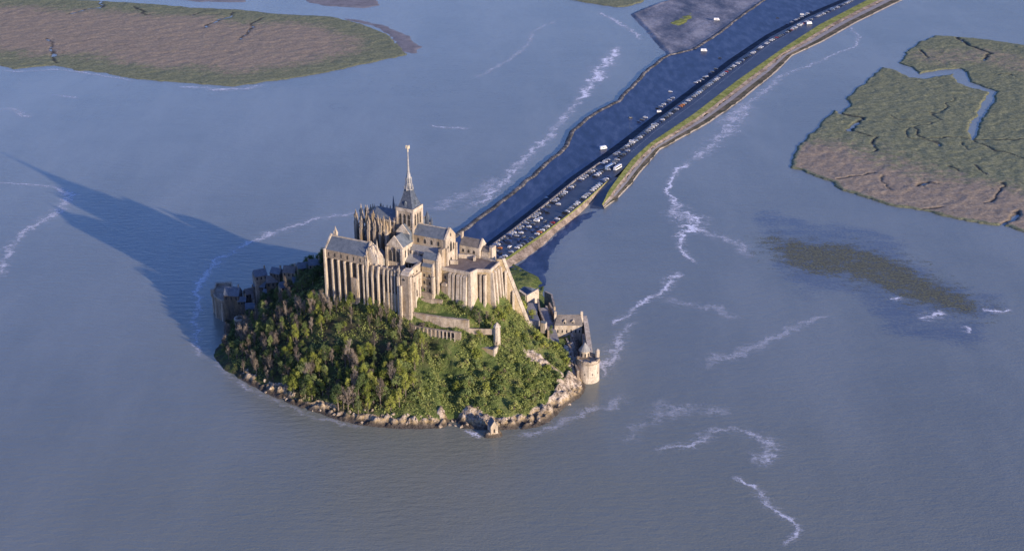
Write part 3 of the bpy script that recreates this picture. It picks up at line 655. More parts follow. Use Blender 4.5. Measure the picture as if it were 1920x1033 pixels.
# ------------------------------------------------------------------ cars
paints = {'white': (0.75, 0.74, 0.72), 'silver': (0.42, 0.43, 0.45), 'dark blue': (0.03, 0.05, 0.13), 'black': (0.02, 0.02, 0.022), 'grey': (0.14, 0.15, 0.16), 'red': (0.32, 0.03, 0.02), 'pale blue': (0.3, 0.38, 0.5), 'orange': (0.55, 0.2, 0.04)}
for k, c in paints.items():
    M['car_'+k] = flat(k.replace(' ', '_')+'_paint', c, 0.3)
M['tyre'] = flat('tyre_rubber', (0.025, 0.025, 0.025), 0.9)
def car_parts(kind):
    """profile-extruded body, glass cabin, wheel: list of (part, mesh builder fn)"""
    if kind == 'van': L, Wd, prof = 5.2, 1.95, [(-2.6, .35), (-2.6, 2.1), (-2.4, 2.25), (1.4, 2.25), (2.0, 1.35), (2.55, 1.1), (2.6, .4)]
    elif kind == 'camper': L, Wd, prof = 6.6, 2.3, [(-3.3, .45), (-3.3, 2.7), (-3.1, 2.9), (2.2, 2.95), (2.5, 2.2), (2.3, 1.8), (3.2, 1.25), (3.3, .45)]
    elif kind == 'coach': L, Wd, prof = 12, 2.6, [(-6, .4), (-6, 3.2), (-5.8, 3.4), (5.5, 3.4), (5.95, 2.4), (6, .4)]
    else: L, Wd, prof = 4.2, 1.75, [(-2.1, .35), (-2.12, .85), (-1.9, .95), (-1.6, 1.38), (-1.3, 1.46), (.2, 1.46), (1.0, .95), (1.95, .82), (2.1, .6), (2.1, .35)]
    b = MB(); n = len(prof)
    for sg in (-1, 1):
        for (x, z) in prof:
            k = 1 - 0.12*max(0, (z-1.0))/1.5
            b.v.append((x, sg*Wd/2*k, z))
    b.f.append(tuple(range(n))); b.f.append(tuple(range(2*n-1, n-1, -1)))
    for i in range(n):
        j = (i+1) % n; b.f.append((i, n+i, n+j, j))
    g = MB()
    if kind == 'car':
        for sg in (-1, 1): g.face([(-1.65, sg*.885, .97), (-1.45, sg*.85, 1.34), (.15, sg*.85, 1.34), (.85, sg*.885, .97)][::sg])
        g.face([(1.0, -.72, 1.0), (1.0, .72, 1.0), (.28, .66, 1.45), (.28, -.66, 1.45)]); g.face([(-1.92, .7, 1.02), (-1.92, -.7, 1.02), (-1.66, -.64, 1.38), (-1.66, .64, 1.38)])
    elif kind in ('van', 'camper'):
        x0 = 1.45 if kind == 'van' else 2.35; x1 = 2.03 if kind == 'van' else 3.0; z0, z1 = 1.4, (2.2 if kind == 'van' else 1.82)
        g.face([(x1+.02, -.8, z0), (x1+.02, .8, z0), (x0+.06, .75, z1), (x0+.06, -.75, z1)])
        for sg in (-1, 1): g.face([(-1.5, sg*(Wd/2+.01), 1.4), (-1.5, sg*(Wd/2-.06), 1.95), (.9, sg*(Wd/2-.06), 1.95), (.9, sg*(Wd/2+.01), 1.4)][::sg])
    else:
        for sg in (-1, 1): g.face([(-5.6, sg*1.31, 1.6), (-5.6, sg*1.18, 2.8), (5.3, sg*1.18, 2.8), (5.3, sg*1.31, 1.6)][::sg])
        g.face([(6.03, -1.1, 1.3), (6.03, 1.1, 1.3), (5.75, 1.0, 3.0), (5.75, -1.0, 3.0)])
    wb = L*0.31; wr = 0.34 if kind != 'coach' else 0.5
    wh = []
    for x in (-wb, wb):
        for sg in (-1, 1):
            wm = MB(); wm.bar((0, -.12, 0), (0, .12, 0), wr, 10); wh.append((wm, (x, sg*(Wd/2-.08), wr)))
    return b, g, wh
PROTO = {}
def car_mesh(kind, col):
    if (kind, col) not in PROTO:
        b, g, wh = car_parts(kind)
        bm = b.mesh(kind+'_body'); bm.materials.append(M['car_'+col])
        if 'g'+kind not in PROTO:
            gm = g.mesh(kind+'_windows'); gm.materials.append(M['glass'])
            wm = wh[0][0].mesh('wheel'); wm.materials.append(M['tyre']); PROTO['g'+kind] = (gm, wm, [p for _, p in wh])
        # one-mesh version for far cars
        f = MB(); f.v = list(b.v); f.f = list(b.f); nb = len(f.f)
        i = len(f.v); f.v += g.v; f.f += [tuple(i+k for k in q) for q in g.f]; ng = len(f.f)
        for wm_, p in wh:
            i = len(f.v); f.v += [(a+p[0], c+p[1], e+p[2]) for a, c, e in wm_.v]; f.f += [tuple(i+k for k in q) for q in wm_.f]
        fm = f.mesh(kind+'_far')
        for mm in (M['car_'+col], M['glass'], M['tyre']): fm.materials.append(mm)
        for k, p in enumerate(fm.polygons): p.material_index = 0 if k < nb else (1 if k < ng else 2)
        PROTO[(kind, col)] = (bm, fm)
    return PROTO[(kind, col)], PROTO['g'+kind]
def put_car(kind, col, x, y, z, rz, label, group, detail):
    nm = {'car': 'parked_car', 'van': 'parked_van', 'camper': 'motorhome', 'coach': 'coach'}[kind]
    cat = {'car': 'car', 'van': 'van', 'camper': 'motorhome', 'coach': 'coach'}[kind]
    (bm, fm), (gm, wm, wp) = car_mesh(kind, col)
    if not detail:
        o = bpy.data.objects.new(nm, fm); COL.objects.link(o); o.location = (x, y, z); o.rotation_euler = (0, 0, rz); o.scale = (1.1, 1.1, 1.1)
        return tag(o, label, cat, group)
    r = empty(nm, (x, y, z), label, cat, group); r.rotation_euler = (0, 0, rz)
    if kind == 'camper': r.scale = (1.15, 1.15, 1.15)
    for n_, me in (('body', bm), ('windows', gm)):
        o = bpy.data.objects.new(n_, me); COL.objects.link(o); o.parent = r
    for p in wp:
        o = bpy.data.objects.new('wheel', wm); COL.objects.link(o); o.parent = r; o.location = p
    return r
def ordn(i):
    return ['first', 'second', 'third'][i-1] if i < 4 else '%d%s' % (i, 'st' if i % 10 == 1 and i != 11 else 'nd' if i % 10 == 2 and i != 12 else 'rd' if i % 10 == 3 and i != 13 else 'th')
cols = ['dark blue', 'black', 'grey', 'grey', 'silver', 'white', 'silver', 'dark blue', 'grey', 'pale blue', 'white', 'black', 'silver', 'white', 'white', 'dark blue', 'red', 'orange']
rr = random.Random(11)
def row(pts, z, spacing, label, group, perp=True, skip=0.08, detail=False, pal=None, off=0.0):
    P = np.array(pts); s = np.r_[0, np.cumsum(np.hypot(*np.diff(P, axis=0).T))]
    n = int(s[-1]/spacing)
    for i in range(n):
        if rr.random() < skip: continue
        q = (i+0.5)*spacing+rr.uniform(-.15, .15)
        x = np.interp(q, s, P[:, 0]); y = np.interp(q, s, P[:, 1]); x2 = np.interp(q+1, s, P[:, 0]); y2 = np.interp(q+1, s, P[:, 1])
        a = math.atan2(y2-y, x2-x); c = rr.choice(pal or cols)
        if not pal and c in ('orange', 'red') and rr.random() < .6: c = 'silver'
        rz = a+(math.pi/2 if perp else 0)+rr.uniform(-.04, .04)+(math.pi if rr.random() < .4 else 0)
        k = 'van' if rr.random() < .06 else 'car'
        put_car(k, c, x-math.sin(a)*off, y+math.cos(a)*off, z+0.004, rz, f'{c} {"van" if k == "van" else "car"}, {ordn(i+1)} from the island {label}', 'cars '+group, detail)
def lerpl(A, B, f, n=200):
    a = resample(A, n); b = resample(B, n); return a*(1-f)+b*f
# near stretch of road, between island and coaches
nL = W_([(905, 474), (962, 432), (1027, 381), (1081, 337), (1118, 311)], 4)
nR = W_([(936, 493), (1013, 441), (1069, 400), (1136, 342), (1150, 333)], 4)
row(lerpl(nL, nR, 0.14), 4, 4.9, 'in the left-hand row of the near causeway', 'in the left row of the near causeway', detail=True, skip=.1)
row(lerpl(nL, nR, 0.36)[:130], 4, 7.5, 'in the left centre line, near causeway', 'left of centre on the near causeway', skip=.3, detail=True)
row(lerpl(nL, nR, 0.88), 4, 4.9, 'in the row beside the near verge', 'in the right row of the near causeway', detail=True, skip=.12)
row(lerpl(nL, nR, 0.62)[:90], 4, 8.0, 'in the right centre line, near causeway', 'right of centre on the near causeway', perp=False, skip=.2, detail=True)
# long far row along the road
fL = W_([(1178, 276), (1228, 236), (1302, 181), (1373, 127), (1444, 78), (1515, 40), (1585, 8), (1612, -6)], 4)
row(fL, 4, 6.0, 'in the long single row, far causeway', 'in the long row of the far causeway', skip=.06)
row(W_([(1150, 322), (1165, 305), (1190, 283)], 4), 4, 6, 'in the short row right of the coaches', 'right of the coaches', skip=.1, off=6)
row(W_([(1120, 308), (1150, 287), (1185, 262)], 4), 4, 6, 'in the short row left of the coaches', 'left of the coaches', skip=.25, off=-4)
row(W_([(1100, 332), (1125, 312), (1140, 305)], 4), 4, 5, 'in the short row just below the coaches', 'below the coaches', skip=.1, off=-7)
# cars on the sunken car park
row(W_([(1195, 232), (1240, 200), (1265, 182)], 1.2), 1.2, 9, 'in the row below the causeway slope', 'at the foot of the slope', perp=True, skip=.3)
row(W_([(1295, 160), (1318, 150), (1345, 128)], 1.2), 1.2, 7.5, 'in the cluster below the far slope', 'clustered at the far slope', skip=.2)
row(W_([(1470, 50), (1500, 35), (1525, 20)], 1.2), 1.2, 7.5, 'in the farthest cluster in the car park', 'clustered at the far end', skip=.2)
def single(kind, col, px, py, z, deg, label):
    X, Y = G(px, py, z); put_car(kind, col, X, Y, z, R(deg), label, None, True)
single('coach', 'pale blue', 1142, 316, 4, 58, 'pale blue and white coach, left of the two coaches on the causeway')
single('coach', 'white', 1158, 317, 4, 58, 'white coach, right of the two coaches on the causeway')
single('camper', 'white', 1131, 280, 1.2, 30, 'white motorhome at the foot of the slope left of the coaches')
single('camper', 'white', 1320, 97, 1.2, -5, 'white motorhome alone at the far edge of the dark car park')
single('camper', 'white', 1344, 39, 1.2, -8, 'white motorhome on the mudflat beyond the car park')
single('camper', 'white', 1517, 46, 4, 20, 'white motorhome on the road beside the far green verge')
single('van', 'white', 1504, 29, 1.2, -10, 'white van behind the farthest row of cars')
single('van', 'white', 1236, 211, 1.2, 10, 'white van parked beside the causeway row')
single('car', 'white', 1257, 173, 1.2, -20, 'lone white car in the open middle of the car park')
single('car', 'silver', 1321, 146, 1.2, -10, 'lone silver car above the small cluster')
single('car', 'silver', 1026, 373, 1.2, -5, 'silver car on the slope beside the near parapet')
single('car', 'black', 1458, 35, 1.2, 0, 'black car alone in the far car park')
single('car', 'black', 1350, 110, 1.2, 0, 'black car beside the long causeway row')
single('car', 'black', 1182, 222, 1.2, 20, 'black car in the nearer half of the open car park')
# road centre line
d = lerpl(W_([(1184, 285), (1228, 247), (1302, 194), (1373, 138), (1444, 84), (1515, 42), (1600, 5)], 4), W_([(1184, 285), (1228, 247), (1302, 194), (1373, 138), (1444, 84), (1515, 42), (1600, 5)], 4), 0, 300)
lm = MB()
for i in range(0, 298, 2):
    a, b = d[i], d[i+1]; q = (b-a)/np.hypot(*(b-a)); nn = np.array([-q[1], q[0]])*0.12
    lm.face([(*(a-nn), 4.012), (*(b-nn), 4.012), (*(b+nn), 4.012), (*(a+nn), 4.012)][::1])
o = lm.build('road_marking', M['paint']); tag(o, 'dashed white line along the far road', kind='structure')

# ================================================================== THE ROCK
shore_px = [(402, 655), (404, 672), (418, 692), (440, 705), (462, 716), (500, 738), (520, 745), (545, 757), (580, 768), (610, 778), (640, 788), (680, 797), (740, 803), (800, 803), (850, 799), (880, 803), (905, 808), (945, 806), (985, 803), (1020, 796), (1058, 770), (1078, 752), (1090, 738), (1096, 722), (1098, 700), (1100, 660), (1099, 645), (1088, 622), (1060, 615), (1040, 600), (1026, 575), (1018, 535), (1000, 515), (975, 500), (950, 490)]
shore = [G(*p) for p in shore_px]+[xy(u, v) for u, v in [(-20, -178), (-55, -160), (-100, -115), (-140, -60), (-158, -10), (-150, 14), (-132, 34)]]
CP = [(-40, -12, 66), (-40, 10, 66), (-20, 0, 68), (0, 0, 70), (0, 18, 69), (30, 8, 70), (30, -10, 70), (55, -8, 66), (-43, 36, 43), (-28, 37, 43), (-13, 38, 43), (5, 39, 43), (18, 38, 42),
      (24, 20, 50), (24, 30, 46), (40, 16, 48), (48, 22, 45), (52, 10, 47), (62, 4, 43), (60, -16, 50), (70, -14, 36), (30, 38, 38), (50, 32, 37), (40, 48, 31), (20, 50, 33), (76, 20, 31), (72, 30, 27), (82, 22, 25), (66, 12, 37),
      (0, 48, 37), (0, 65, 25), (0, 85, 10), (33, 90, 5), (33, 75, 16), (33, 60, 26), (-25, 70, 25), (-22, 86, 9), (-30, 50, 38), (60, 80, 6), (60, 62, 15), (62, 45, 24), (80, 70, 5), (80, 50, 15), (95, 62, 5), (98, 40, 12), (95, 20, 20), (110, 30, 7), (115, 8, 11), (105, 5, 17), (92, 8, 23),
      (85, -12, 25), (100, -12, 18), (112, -12, 11), (80, -28, 23), (95, -32, 13), (104, -30, 11), (88, -45, 12), (104, -45, 11), (95, -58, 9), (74, -38, 17), (66, -52, 18), (62, -62, 20), (75, -60, 8), (118, -20, 6), (124, 0, 4),
      (-60, 58, 22), (-62, 42, 32), (-80, 58, 15), (-85, 40, 24), (-100, 50, 10), (-100, 34, 18), (-115, 44, 5), (-115, 30, 10), (-128, 18, 8), (-145, 8, 5), (-130, 0, 12), (-110, 8, 22), (-118, -8, 22), (-100, -8, 32), (-82, -5, 44), (-95, 18, 28), (-75, 15, 42), (-60, 10, 50), (-56, 28, 43),
      (-130, -40, 10), (-110, -60, 14), (-80, -50, 34), (-90, -90, 10), (-50, -95, 20), (-50, -50, 42), (0, -95, 18), (0, -50, 46), (0, -140, 6), (-40, -140, 6), (40, -45, 38), (56, -48, 30), (46, -72, 24), (30, -110, 8), (55, -90, 8), (20, -150, 4)]
cp = np.array([(*xy(u, v), z) for u, v, z in CP])
shp = resample(shore+[shore[0]], 90)
cp = np.vstack([cp, np.c_[shp, np.full(len(shp), 0.3)]])
def tps(r): return np.where(r > 1e-6, r*r*np.log(r+1e-9), 0)
n_ = len(cp); K = tps(np.hypot(cp[:, None, 0]-cp[None, :, 0], cp[:, None, 1]-cp[None, :, 1]))+np.eye(n_)*60
Pm = np.c_[np.ones(n_), cp[:, :2]]
Am = np.block([[K, Pm], [Pm.T, np.zeros((3, 3))]]); wts = np.linalg.solve(Am, np.r_[cp[:, 2], 0, 0, 0])
RES = 1.0
gx = np.arange(-175, 150, RES); gy = np.arange(-125, 195, RES); X, Y = np.meshgrid(gx, gy)
H = np.zeros(X.shape)
for i in range(n_): H += wts[i]*tps(np.hypot(X-cp[i, 0], Y-cp[i, 1]))
H += wts[n_]+wts[n_+1]*X+wts[n_+2]*Y
sd = poly_sd(shore, X, Y)+(fbm(X, Y, 16, 4)-0.46)*9
rocky = (1-ss(2.5, 8, sd+(fbm(X, Y, 12, 3)-.5)*14-4*ss(60, 110, X*CT-Y*ST)))*(1-ss(20, 60, Y))*ss(-125, -95, X)
Uu = X*CT-Y*ST; Vv = -X*ST-Y*CT
# bare ribs of rock running up the north-west slope
ribs = ss(0.52, 0.60, fbm(X*1.0+300, Y*0.6, 13, 4))*ss(78, 100, Uu)*ss(-2, 8, Vv)*ss(85, 40, 0*X+Vv)
rocky = np.clip(np.maximum(rocky, ribs*0.9), 0, 1)
crag = np.abs(fbm(X, Y, 6, 4)-0.47)*2; crag2 = fbm(X+50, Y-20, 3.2, 3)-0.45
gul = line_d([G(800, 640, 34), G(822, 672, 26), G(838, 715, 17), G(847, 760, 8), G(850, 795, 0)], X+(fbm(X, Y, 10, 3)-.45)*6, Y)
H = H-5.5*(1-ss(1.5, 7.5, gul))
H = np.minimum(H, np.maximum(0, sd)*1.5+0.2)
H = H+ss(0, 4, sd)*(rocky*((crag*9-1.4)+crag2*5)+(1-rocky)*((fbm(X, Y, 18, 3)-.45)*6.0+(fbm(X, Y, 8, 2)-.4)*2.5+crag2*2.0)*ss(56, 46, H+0*X))
H = np.where(sd < 0, np.maximum(-3, sd*0.5), H)
flatz = (Uu > -45) & (Uu < 58) & (Vv > -22) & (Vv < 14) & (H > 50)
H = np.where(flatz, np.minimum(H, 72.0), H)
def hz(x, y):
    fx = (x-gx[0])/RES; fy = (y-gy[0])/RES; i = int(np.clip(fx, 0, len(gx)-2)); j = int(np.clip(fy, 0, len(gy)-2)); fx -= i; fy -= j
    return float((H[j, i]*(1-fx)+H[j, i+1]*fx)*(1-fy)+(H[j+1, i]*(1-fx)+H[j+1, i+1]*fx)*fy)
def hu(u, v): return hz(*xy(u, v))
def rockat(x, y):
    i = int(np.clip((x-gx[0])/RES, 0, len(gx)-1)); j = int(np.clip((y-gy[0])/RES, 0, len(gy)-1)); return float(rocky[j, i])
def rock_mat():
    m, t, b = nodes('rock_and_turf')
    rk = attr(t, 'rock'); wdl = attr(t, 'litter_shade')
    n1 = noise(t, 0.12, 5, 0.7); n2 = noise(t, 0.9, 4, 0.75); n3 = noise(t, 0.3, 4, 0.75, stretch=(1, 1, 0.5))
    g = ramp(t, [(0.36, (0.035, 0.05, 0.018)), (0.48, (0.085, 0.115, 0.032)), (0.57, (0.15, 0.165, 0.055)), (0.66, (0.22, 0.165, 0.09))], math_(t, 'ADD', math_(t, 'MULTIPLY', n1, .6), math_(t, 'MULTIPLY', n2, .4)))
    r = ramp(t, [(0.38, (0.05, 0.04, 0.03)), (0.47, (0.24, 0.19, 0.14)), (0.60, (0.58, 0.49, 0.40))], math_(t, 'ADD', math_(t, 'MULTIPLY', n3, .5), math_(t, 'MULTIPLY', n2, .5)))
    ge = t.nodes.new('ShaderNodeNewGeometry'); sp = t.nodes.new('ShaderNodeSeparateXYZ'); t.links.new(ge.outputs['Position'], sp.inputs[0])
    z = math_(t, 'ADD', sp.outputs[2], math_(t, 'MULTIPLY', n2, -2.0))
    wet = math_(t, 'SUBTRACT', 1.0, smooth(t, z, 0.1, 2.2))
    och = math_(t, 'MULTIPLY', smooth(t, z, -0.5, 1.2), math_(t, 'SUBTRACT', 1.0, smooth(t, z, 2.0, 4.0)))
    rc = mixc(t, math_(t, 'MULTIPLY', math_(t, 'MULTIPLY', och, smooth(t, n2, .4, .6)), 0.7), r.outputs[0], (0.32, 0.22, 0.08))
    rc = mixc(t, math_(t, 'MULTIPLY', wet, 0.85), rc, (0.035, 0.03, 0.026))
    f = smooth(t, math_(t, 'ADD', rk, math_(t, 'MULTIPLY', math_(t, 'SUBTRACT', n3, 0.5), 0.8)), 0.35, 0.6)
    gc = mixc(t, math_(t, 'MULTIPLY', wdl, smooth(t, n1, 0.3, 0.6)), g.outputs[0], (0.045, 0.042, 0.028))
    t.links.new(mixc(t, f, gc, rc), b.inputs['Base Color'])
    b.inputs['Roughness'].default_value = 0.95; b.inputs['Specular IOR Level'].default_value = 0.15
    bump(t, b, math_(t, 'ADD', n2, n3), 1.0, 0.8)
    return m
M['turf'] = rock_mat()
tag(grid_mesh('rock_hill', X, Y, H, M['turf'], {'rock': rocky, 'litter_shade': np.maximum(ss(52, 30, Uu)*ss(30, 42, Vv), ss(-44, -52, Uu))}, mask=sd > -5), 'steep wooded granite rock rising from the tide', kind='structure')  # leaf litter under the wood; village ground darkened as painted shade

# ------------------------------------------------------------------ boulders
def boulder_mesh(seed):
    r_ = random.Random(seed); b = MB(); n = 7; rings = 4
    for k in range(rings+1):
        ph = math.pi*k/rings
        for i in range(n):
            a = 2*math.pi*(i+0.5*(k % 2))/n; rad = math.sin(ph)*(0.45+r_.random()*0.9) if 0 < k < rings else 0.2
            b.v.append((rad*math.cos(a), rad*math.sin(a), math.cos(ph)*(0.5+r_.random()*0.5)))
    for k in range(rings):
        for i in range(n): j = (i+1) % n; b.f.append((k*n+i, (k+1)*n+i, (k+1)*n+j, k*n+j))
    b.f.append(tuple(range(n))); b.f.append(tuple(reversed(range(rings*n, rings*n+n))))
    me = b.mesh('boulder'); me.materials.append(M['turf_rock']); return me
M['turf_rock'] = mottled('boulder_granite', (0.09, 0.07, 0.05), (0.30, 0.24, 0.18), (0.55, 0.47, 0.38), 0.5, 1.4, 0.92, 0.5)
bms = [boulder_mesh(k) for k in range(6)]
bpx = resample([(450, 708), (500, 735), (545, 752), (600, 772), (640, 783), (690, 792), (750, 798), (800, 799), (850, 796), (880, 801), (945, 803), (985, 799), (1020, 790), (1058, 768), (1080, 748), (1092, 728)], 100)
for k in range(100):
    px, py = bpx[k]; x, y = G(px, py); cx0, cy0 = 0, 30; L = math.hypot(cx0-x, cy0-y); f = rr.uniform(-1, 6)
    x += (cx0-x)/L*f+rr.uniform(-2, 2); y += (cy0-y)/L*f+rr.uniform(-2, 2)
    o = bpy.data.objects.new('boulder', rr.choice(bms)); COL.objects.link(o); sc = rr.uniform(0.4, 1.3)
    o.location = (x, y, max(-0.3, hz(x, y))); o.scale = (sc*rr.uniform(.8, 1.4), sc*rr.uniform(.8, 1.4), sc*rr.uniform(.8, 1.6)); o.rotation_euler = (rr.uniform(-.3, .3), rr.uniform(-.3, .3), rr.uniform(0, 6.3))
    where = 'on the left-hand shore below the dark trees' if px < 640 else 'on the front shore below the wood' if px < 850 else 'on the shore around the little chapel' if px < 1000 else 'on the right-hand shore near the round tower'
    tag(o, ('small' if sc < 1.2 else 'big')+' pale granite boulder '+where, 'boulder', ('small' if sc < 1.2 else 'big')+' boulders '+where)

# ------------------------------------------------------------------ trees
def leafclump(b, r_, c, rad, n, size, flatk=0.8):
    for _ in range(n):
        d = Vector((r_.gauss(0, 1), r_.gauss(0, 1), r_.gauss(0, 1))).normalized()*rad*(0.55+0.5*r_.random())
        p = Vector(c)+Vector((d.x, d.y, d.z*flatk))
        nn = (d.normalized()+Vector((r_.uniform(-.8, .8), r_.uniform(-.8, .8), r_.uniform(-.3, .9)))).normalized()
        a = nn.orthogonal().normalized()*size*r_.uniform(.6, 1.3); c2 = nn.cross(a).normalized()*size*r_.uniform(.5, 1.1)
        q = [p-a, p-c2, p+a, p+c2]
        b.face([tuple(x) for x in q])
def tree_meshes(kind, seed):
    r_ = random.Random(seed)
    tr = MB(); cr = MB()
    Ht = {'round': 9, 'tall': 12, 'bare': 11, 'bush': 4.0}[kind]*r_.uniform(.85, 1.15)
    base = 0.32
    trunk_top = Ht*(0.75 if kind != 'bush' else .5)
    lean = (r_.uniform(-.6, .6), r_.uniform(-.6, .6))
    def tp(f): return (lean[0]*f*f, lean[1]*f*f, -1.0+(trunk_top+1)*f)
    for i in range(4): tr.bar(tp(i/4), tp((i+1)/4), (base*(1-.2*i), base*(1-.2*(i+1))+.02), 6)
    tips = []
    nl = {'round': 9, 'tall': 11, 'bare': 16, 'bush': 6}[kind]
    for i in range(nl):
        f = r_.uniform(.3, 1.0); p = Vector(tp(f)); a = 2.4*i+r_.uniform(-.4, .4)
        rad = {'round': 2.6, 'tall': 1.8, 'bare': 2.0, 'bush': 1.7}[kind]*r_.uniform(.6, 1.15)*(1.15-0.5*f)
        up = {'round': 1.2, 'tall': 2.4, 'bare': 3.2, 'bush': .9}[kind]*r_.uniform(.6, 1.3)
        q = p+Vector((math.cos(a)*rad, math.sin(a)*rad, up)); tr.bar(p, q, (base*.4, .05), 4); tips.append(q)
    tips.append(Vector(tp(1))+Vector((0, 0, Ht*.12)))
    if kind == 'bare':
        for q in tips:
            for _ in range(9):
                e = q+Vector((r_.gauss(0, .7), r_.gauss(0, .7), r_.uniform(.1, 1.8))); s0 = q-Vector((0, 0, r_.uniform(0, 1.5)))
                d = (e-s0).normalized(); sdv = d.orthogonal().normalized()*.07
                cr.face([tuple(s0-sdv), tuple(s0+sdv), tuple(e+sdv*.5), tuple(e-sdv*.5)])
            leafclump(cr, r_, q, .95, 16, .2, 1.4)
    else:
        for q in tips:
            k = {'round': 1.55, 'tall': 1.25, 'bush': 1.15}[kind]*r_.uniform(.75, 1.25)
            leafclump(cr, r_, q, k, int(74*k), .235, {'round': .8, 'tall': 1.25, 'bush': .7}[kind])
    return tr, cr
TP = {}
for kind, mats_ in (('round', ('leaf_bright', 'leaf_green', 'leaf_dark')), ('tall', ('leaf_bright', 'leaf_green', 'leaf_dark')), ('bare', ('leaf_brown',)), ('bush', ('leaf_green', 'scrub', 'leaf_bright', 'leaf_dark', 'leaf_brown'))):
    TP[kind] = []
    for sdn in range(3):
        tr, cr = tree_meshes(kind, 100+sdn+len(kind)*7)
        tm = tr.mesh('trunk'); tm.materials.append(M['bark'])
        cms = {}
        for mn in mats_:
            cm = cr.mesh('crown'); cm.materials.append(M[mn]); cms[mn] = cm
        TP[kind].append((tm, cms))
tree_pos = []
def plant(kind, mat, x, y, z, sc, label, group, cat='tree', name=None):
    tm, cms = rr.choice(TP[kind])
    r = empty(name or {'round': 'leafy_tree', 'tall': 'tall_tree', 'bare': 'bare_tree', 'bush': 'bush'}[kind], (x, y, z), label, cat, group)
    r.scale = (sc, sc, sc*rr.uniform(.9, 1.35)); r.rotation_euler = (0, 0, rr.uniform(0, 6.28))
    for n_, me in (('trunk' if kind != 'bush' else 'stem', tm), ('crown', cms[mat])):
        o = bpy.data.objects.new(n_, me); COL.objects.link(o); o.parent = r
    tree_pos.append((x, y))
    return r
def free(x, y, dmin):
    for a, b in tree_pos:
        if (a-x)**2+(b-y)**2 < dmin*dmin: return False
    return True
names = {'leaf_bright': 'bright yellow-green', 'leaf_green': 'mid green', 'leaf_dark': 'dark green', 'leaf_brown': 'bare brown'}
cnt = 0; tries = 0
while cnt < 298 and tries < 40000:
    tries += 1
    u = rr.uniform(-132, 42); v = rr.uniform(20, 98); x, y = xy(u, v); h = hz(x, y)
    if h < 2.5 or h > 44 or rockat(x, y) > .55: continue
    if v < 40 and u > -46: continue
    if 16 < u < 60 and v < 44: continue
    if u < -60 and h > 34: continue
    if v < 36 and u > -75: continue
    if line_d([G(800, 640, 34), G(822, 672, 26), G(838, 715, 17), G(847, 760, 8)], np.array([x]), np.array([y]))[0] < 3.5: continue
    den_ = float(fbm(np.array([x]), np.array([y]), 15, 3)[0])
    if den_ < 0.30: continue
    if not free(x, y, 3.1+max(0, (0.50-den_))*6): continue
    far_left = u < -55
    q = rr.random()
    if far_left: kind, mt = ('bare', 'leaf_brown') if q < .5 else ('round', 'leaf_dark') if q < .8 else ('tall', 'leaf_green')
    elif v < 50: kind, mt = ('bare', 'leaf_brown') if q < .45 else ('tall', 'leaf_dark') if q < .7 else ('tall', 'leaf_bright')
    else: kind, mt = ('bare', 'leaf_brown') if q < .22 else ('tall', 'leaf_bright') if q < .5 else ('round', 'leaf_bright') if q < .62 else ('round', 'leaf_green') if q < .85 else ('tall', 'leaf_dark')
    side = 'below the bastion' if u < -100 else 'at the left end' if u < -75 else 'left of the abbey' if u < -45 else 'under the long-roofed building' if u < -15 else 'under the cloister building' if u < 10 else 'under the corner tower' if u < 28 else 'at the right edge'
    zone = ('low down ' if h < 14 else 'half way up ' if h < 28 else 'high up ')+side+' of the wood'
    lab = f'{names[mt]} {"slender " if kind == "tall" else "rounded " if kind == "round" else ""}tree {zone}'
    plant(kind, mt, x, y, h, rr.uniform(.55, .9)+max(0, den_-.42)*3.0 if not far_left else rr.uniform(.5, .95), lab, lab+'s' if False else 'trees '+zone+', '+names[mt]+' '+kind)
    cnt += 1
# bushes of the right-hand slope
cnt = 0; tries = 0
while cnt < 95 and tries < 9000:
    tries += 1
    u = rr.uniform(42, 118); v = rr.uniform(-22, 82); x, y = xy(u, v); h = hz(x, y)
    if h < 4.5 or rockat(x, y) > .5 or not free(x, y, 3.6): continue
    if u < 62 and v < 40: continue
    if u < 86 and v < -4: continue
    if abs(u-75) < 9 and abs(v-24) < 9: continue
    mt = rr.choice(['leaf_green', 'scrub', 'leaf_bright', 'scrub', 'leaf_green'])
    zone = ('low on the slope left of the chapel' if u < 80 else 'low on the slope right of the chapel') if h < 13 else 'on the steep slope left of the round tower' if v < 12 else 'half way up, left of the ruined house' if u < 66 else 'half way up, below the ruined house' if v > 40 else 'half way up, right of the ruined turret'
    plant('bush', mt, x, y, h-.3, rr.uniform(.7, 1.7), f'{ {"leaf_green": "mid green", "scrub": "olive green", "leaf_bright": "light green"}[mt]} bush {zone}', 'bushes '+zone+' '+mt.replace('leaf_', ''), 'bush')
    cnt += 1
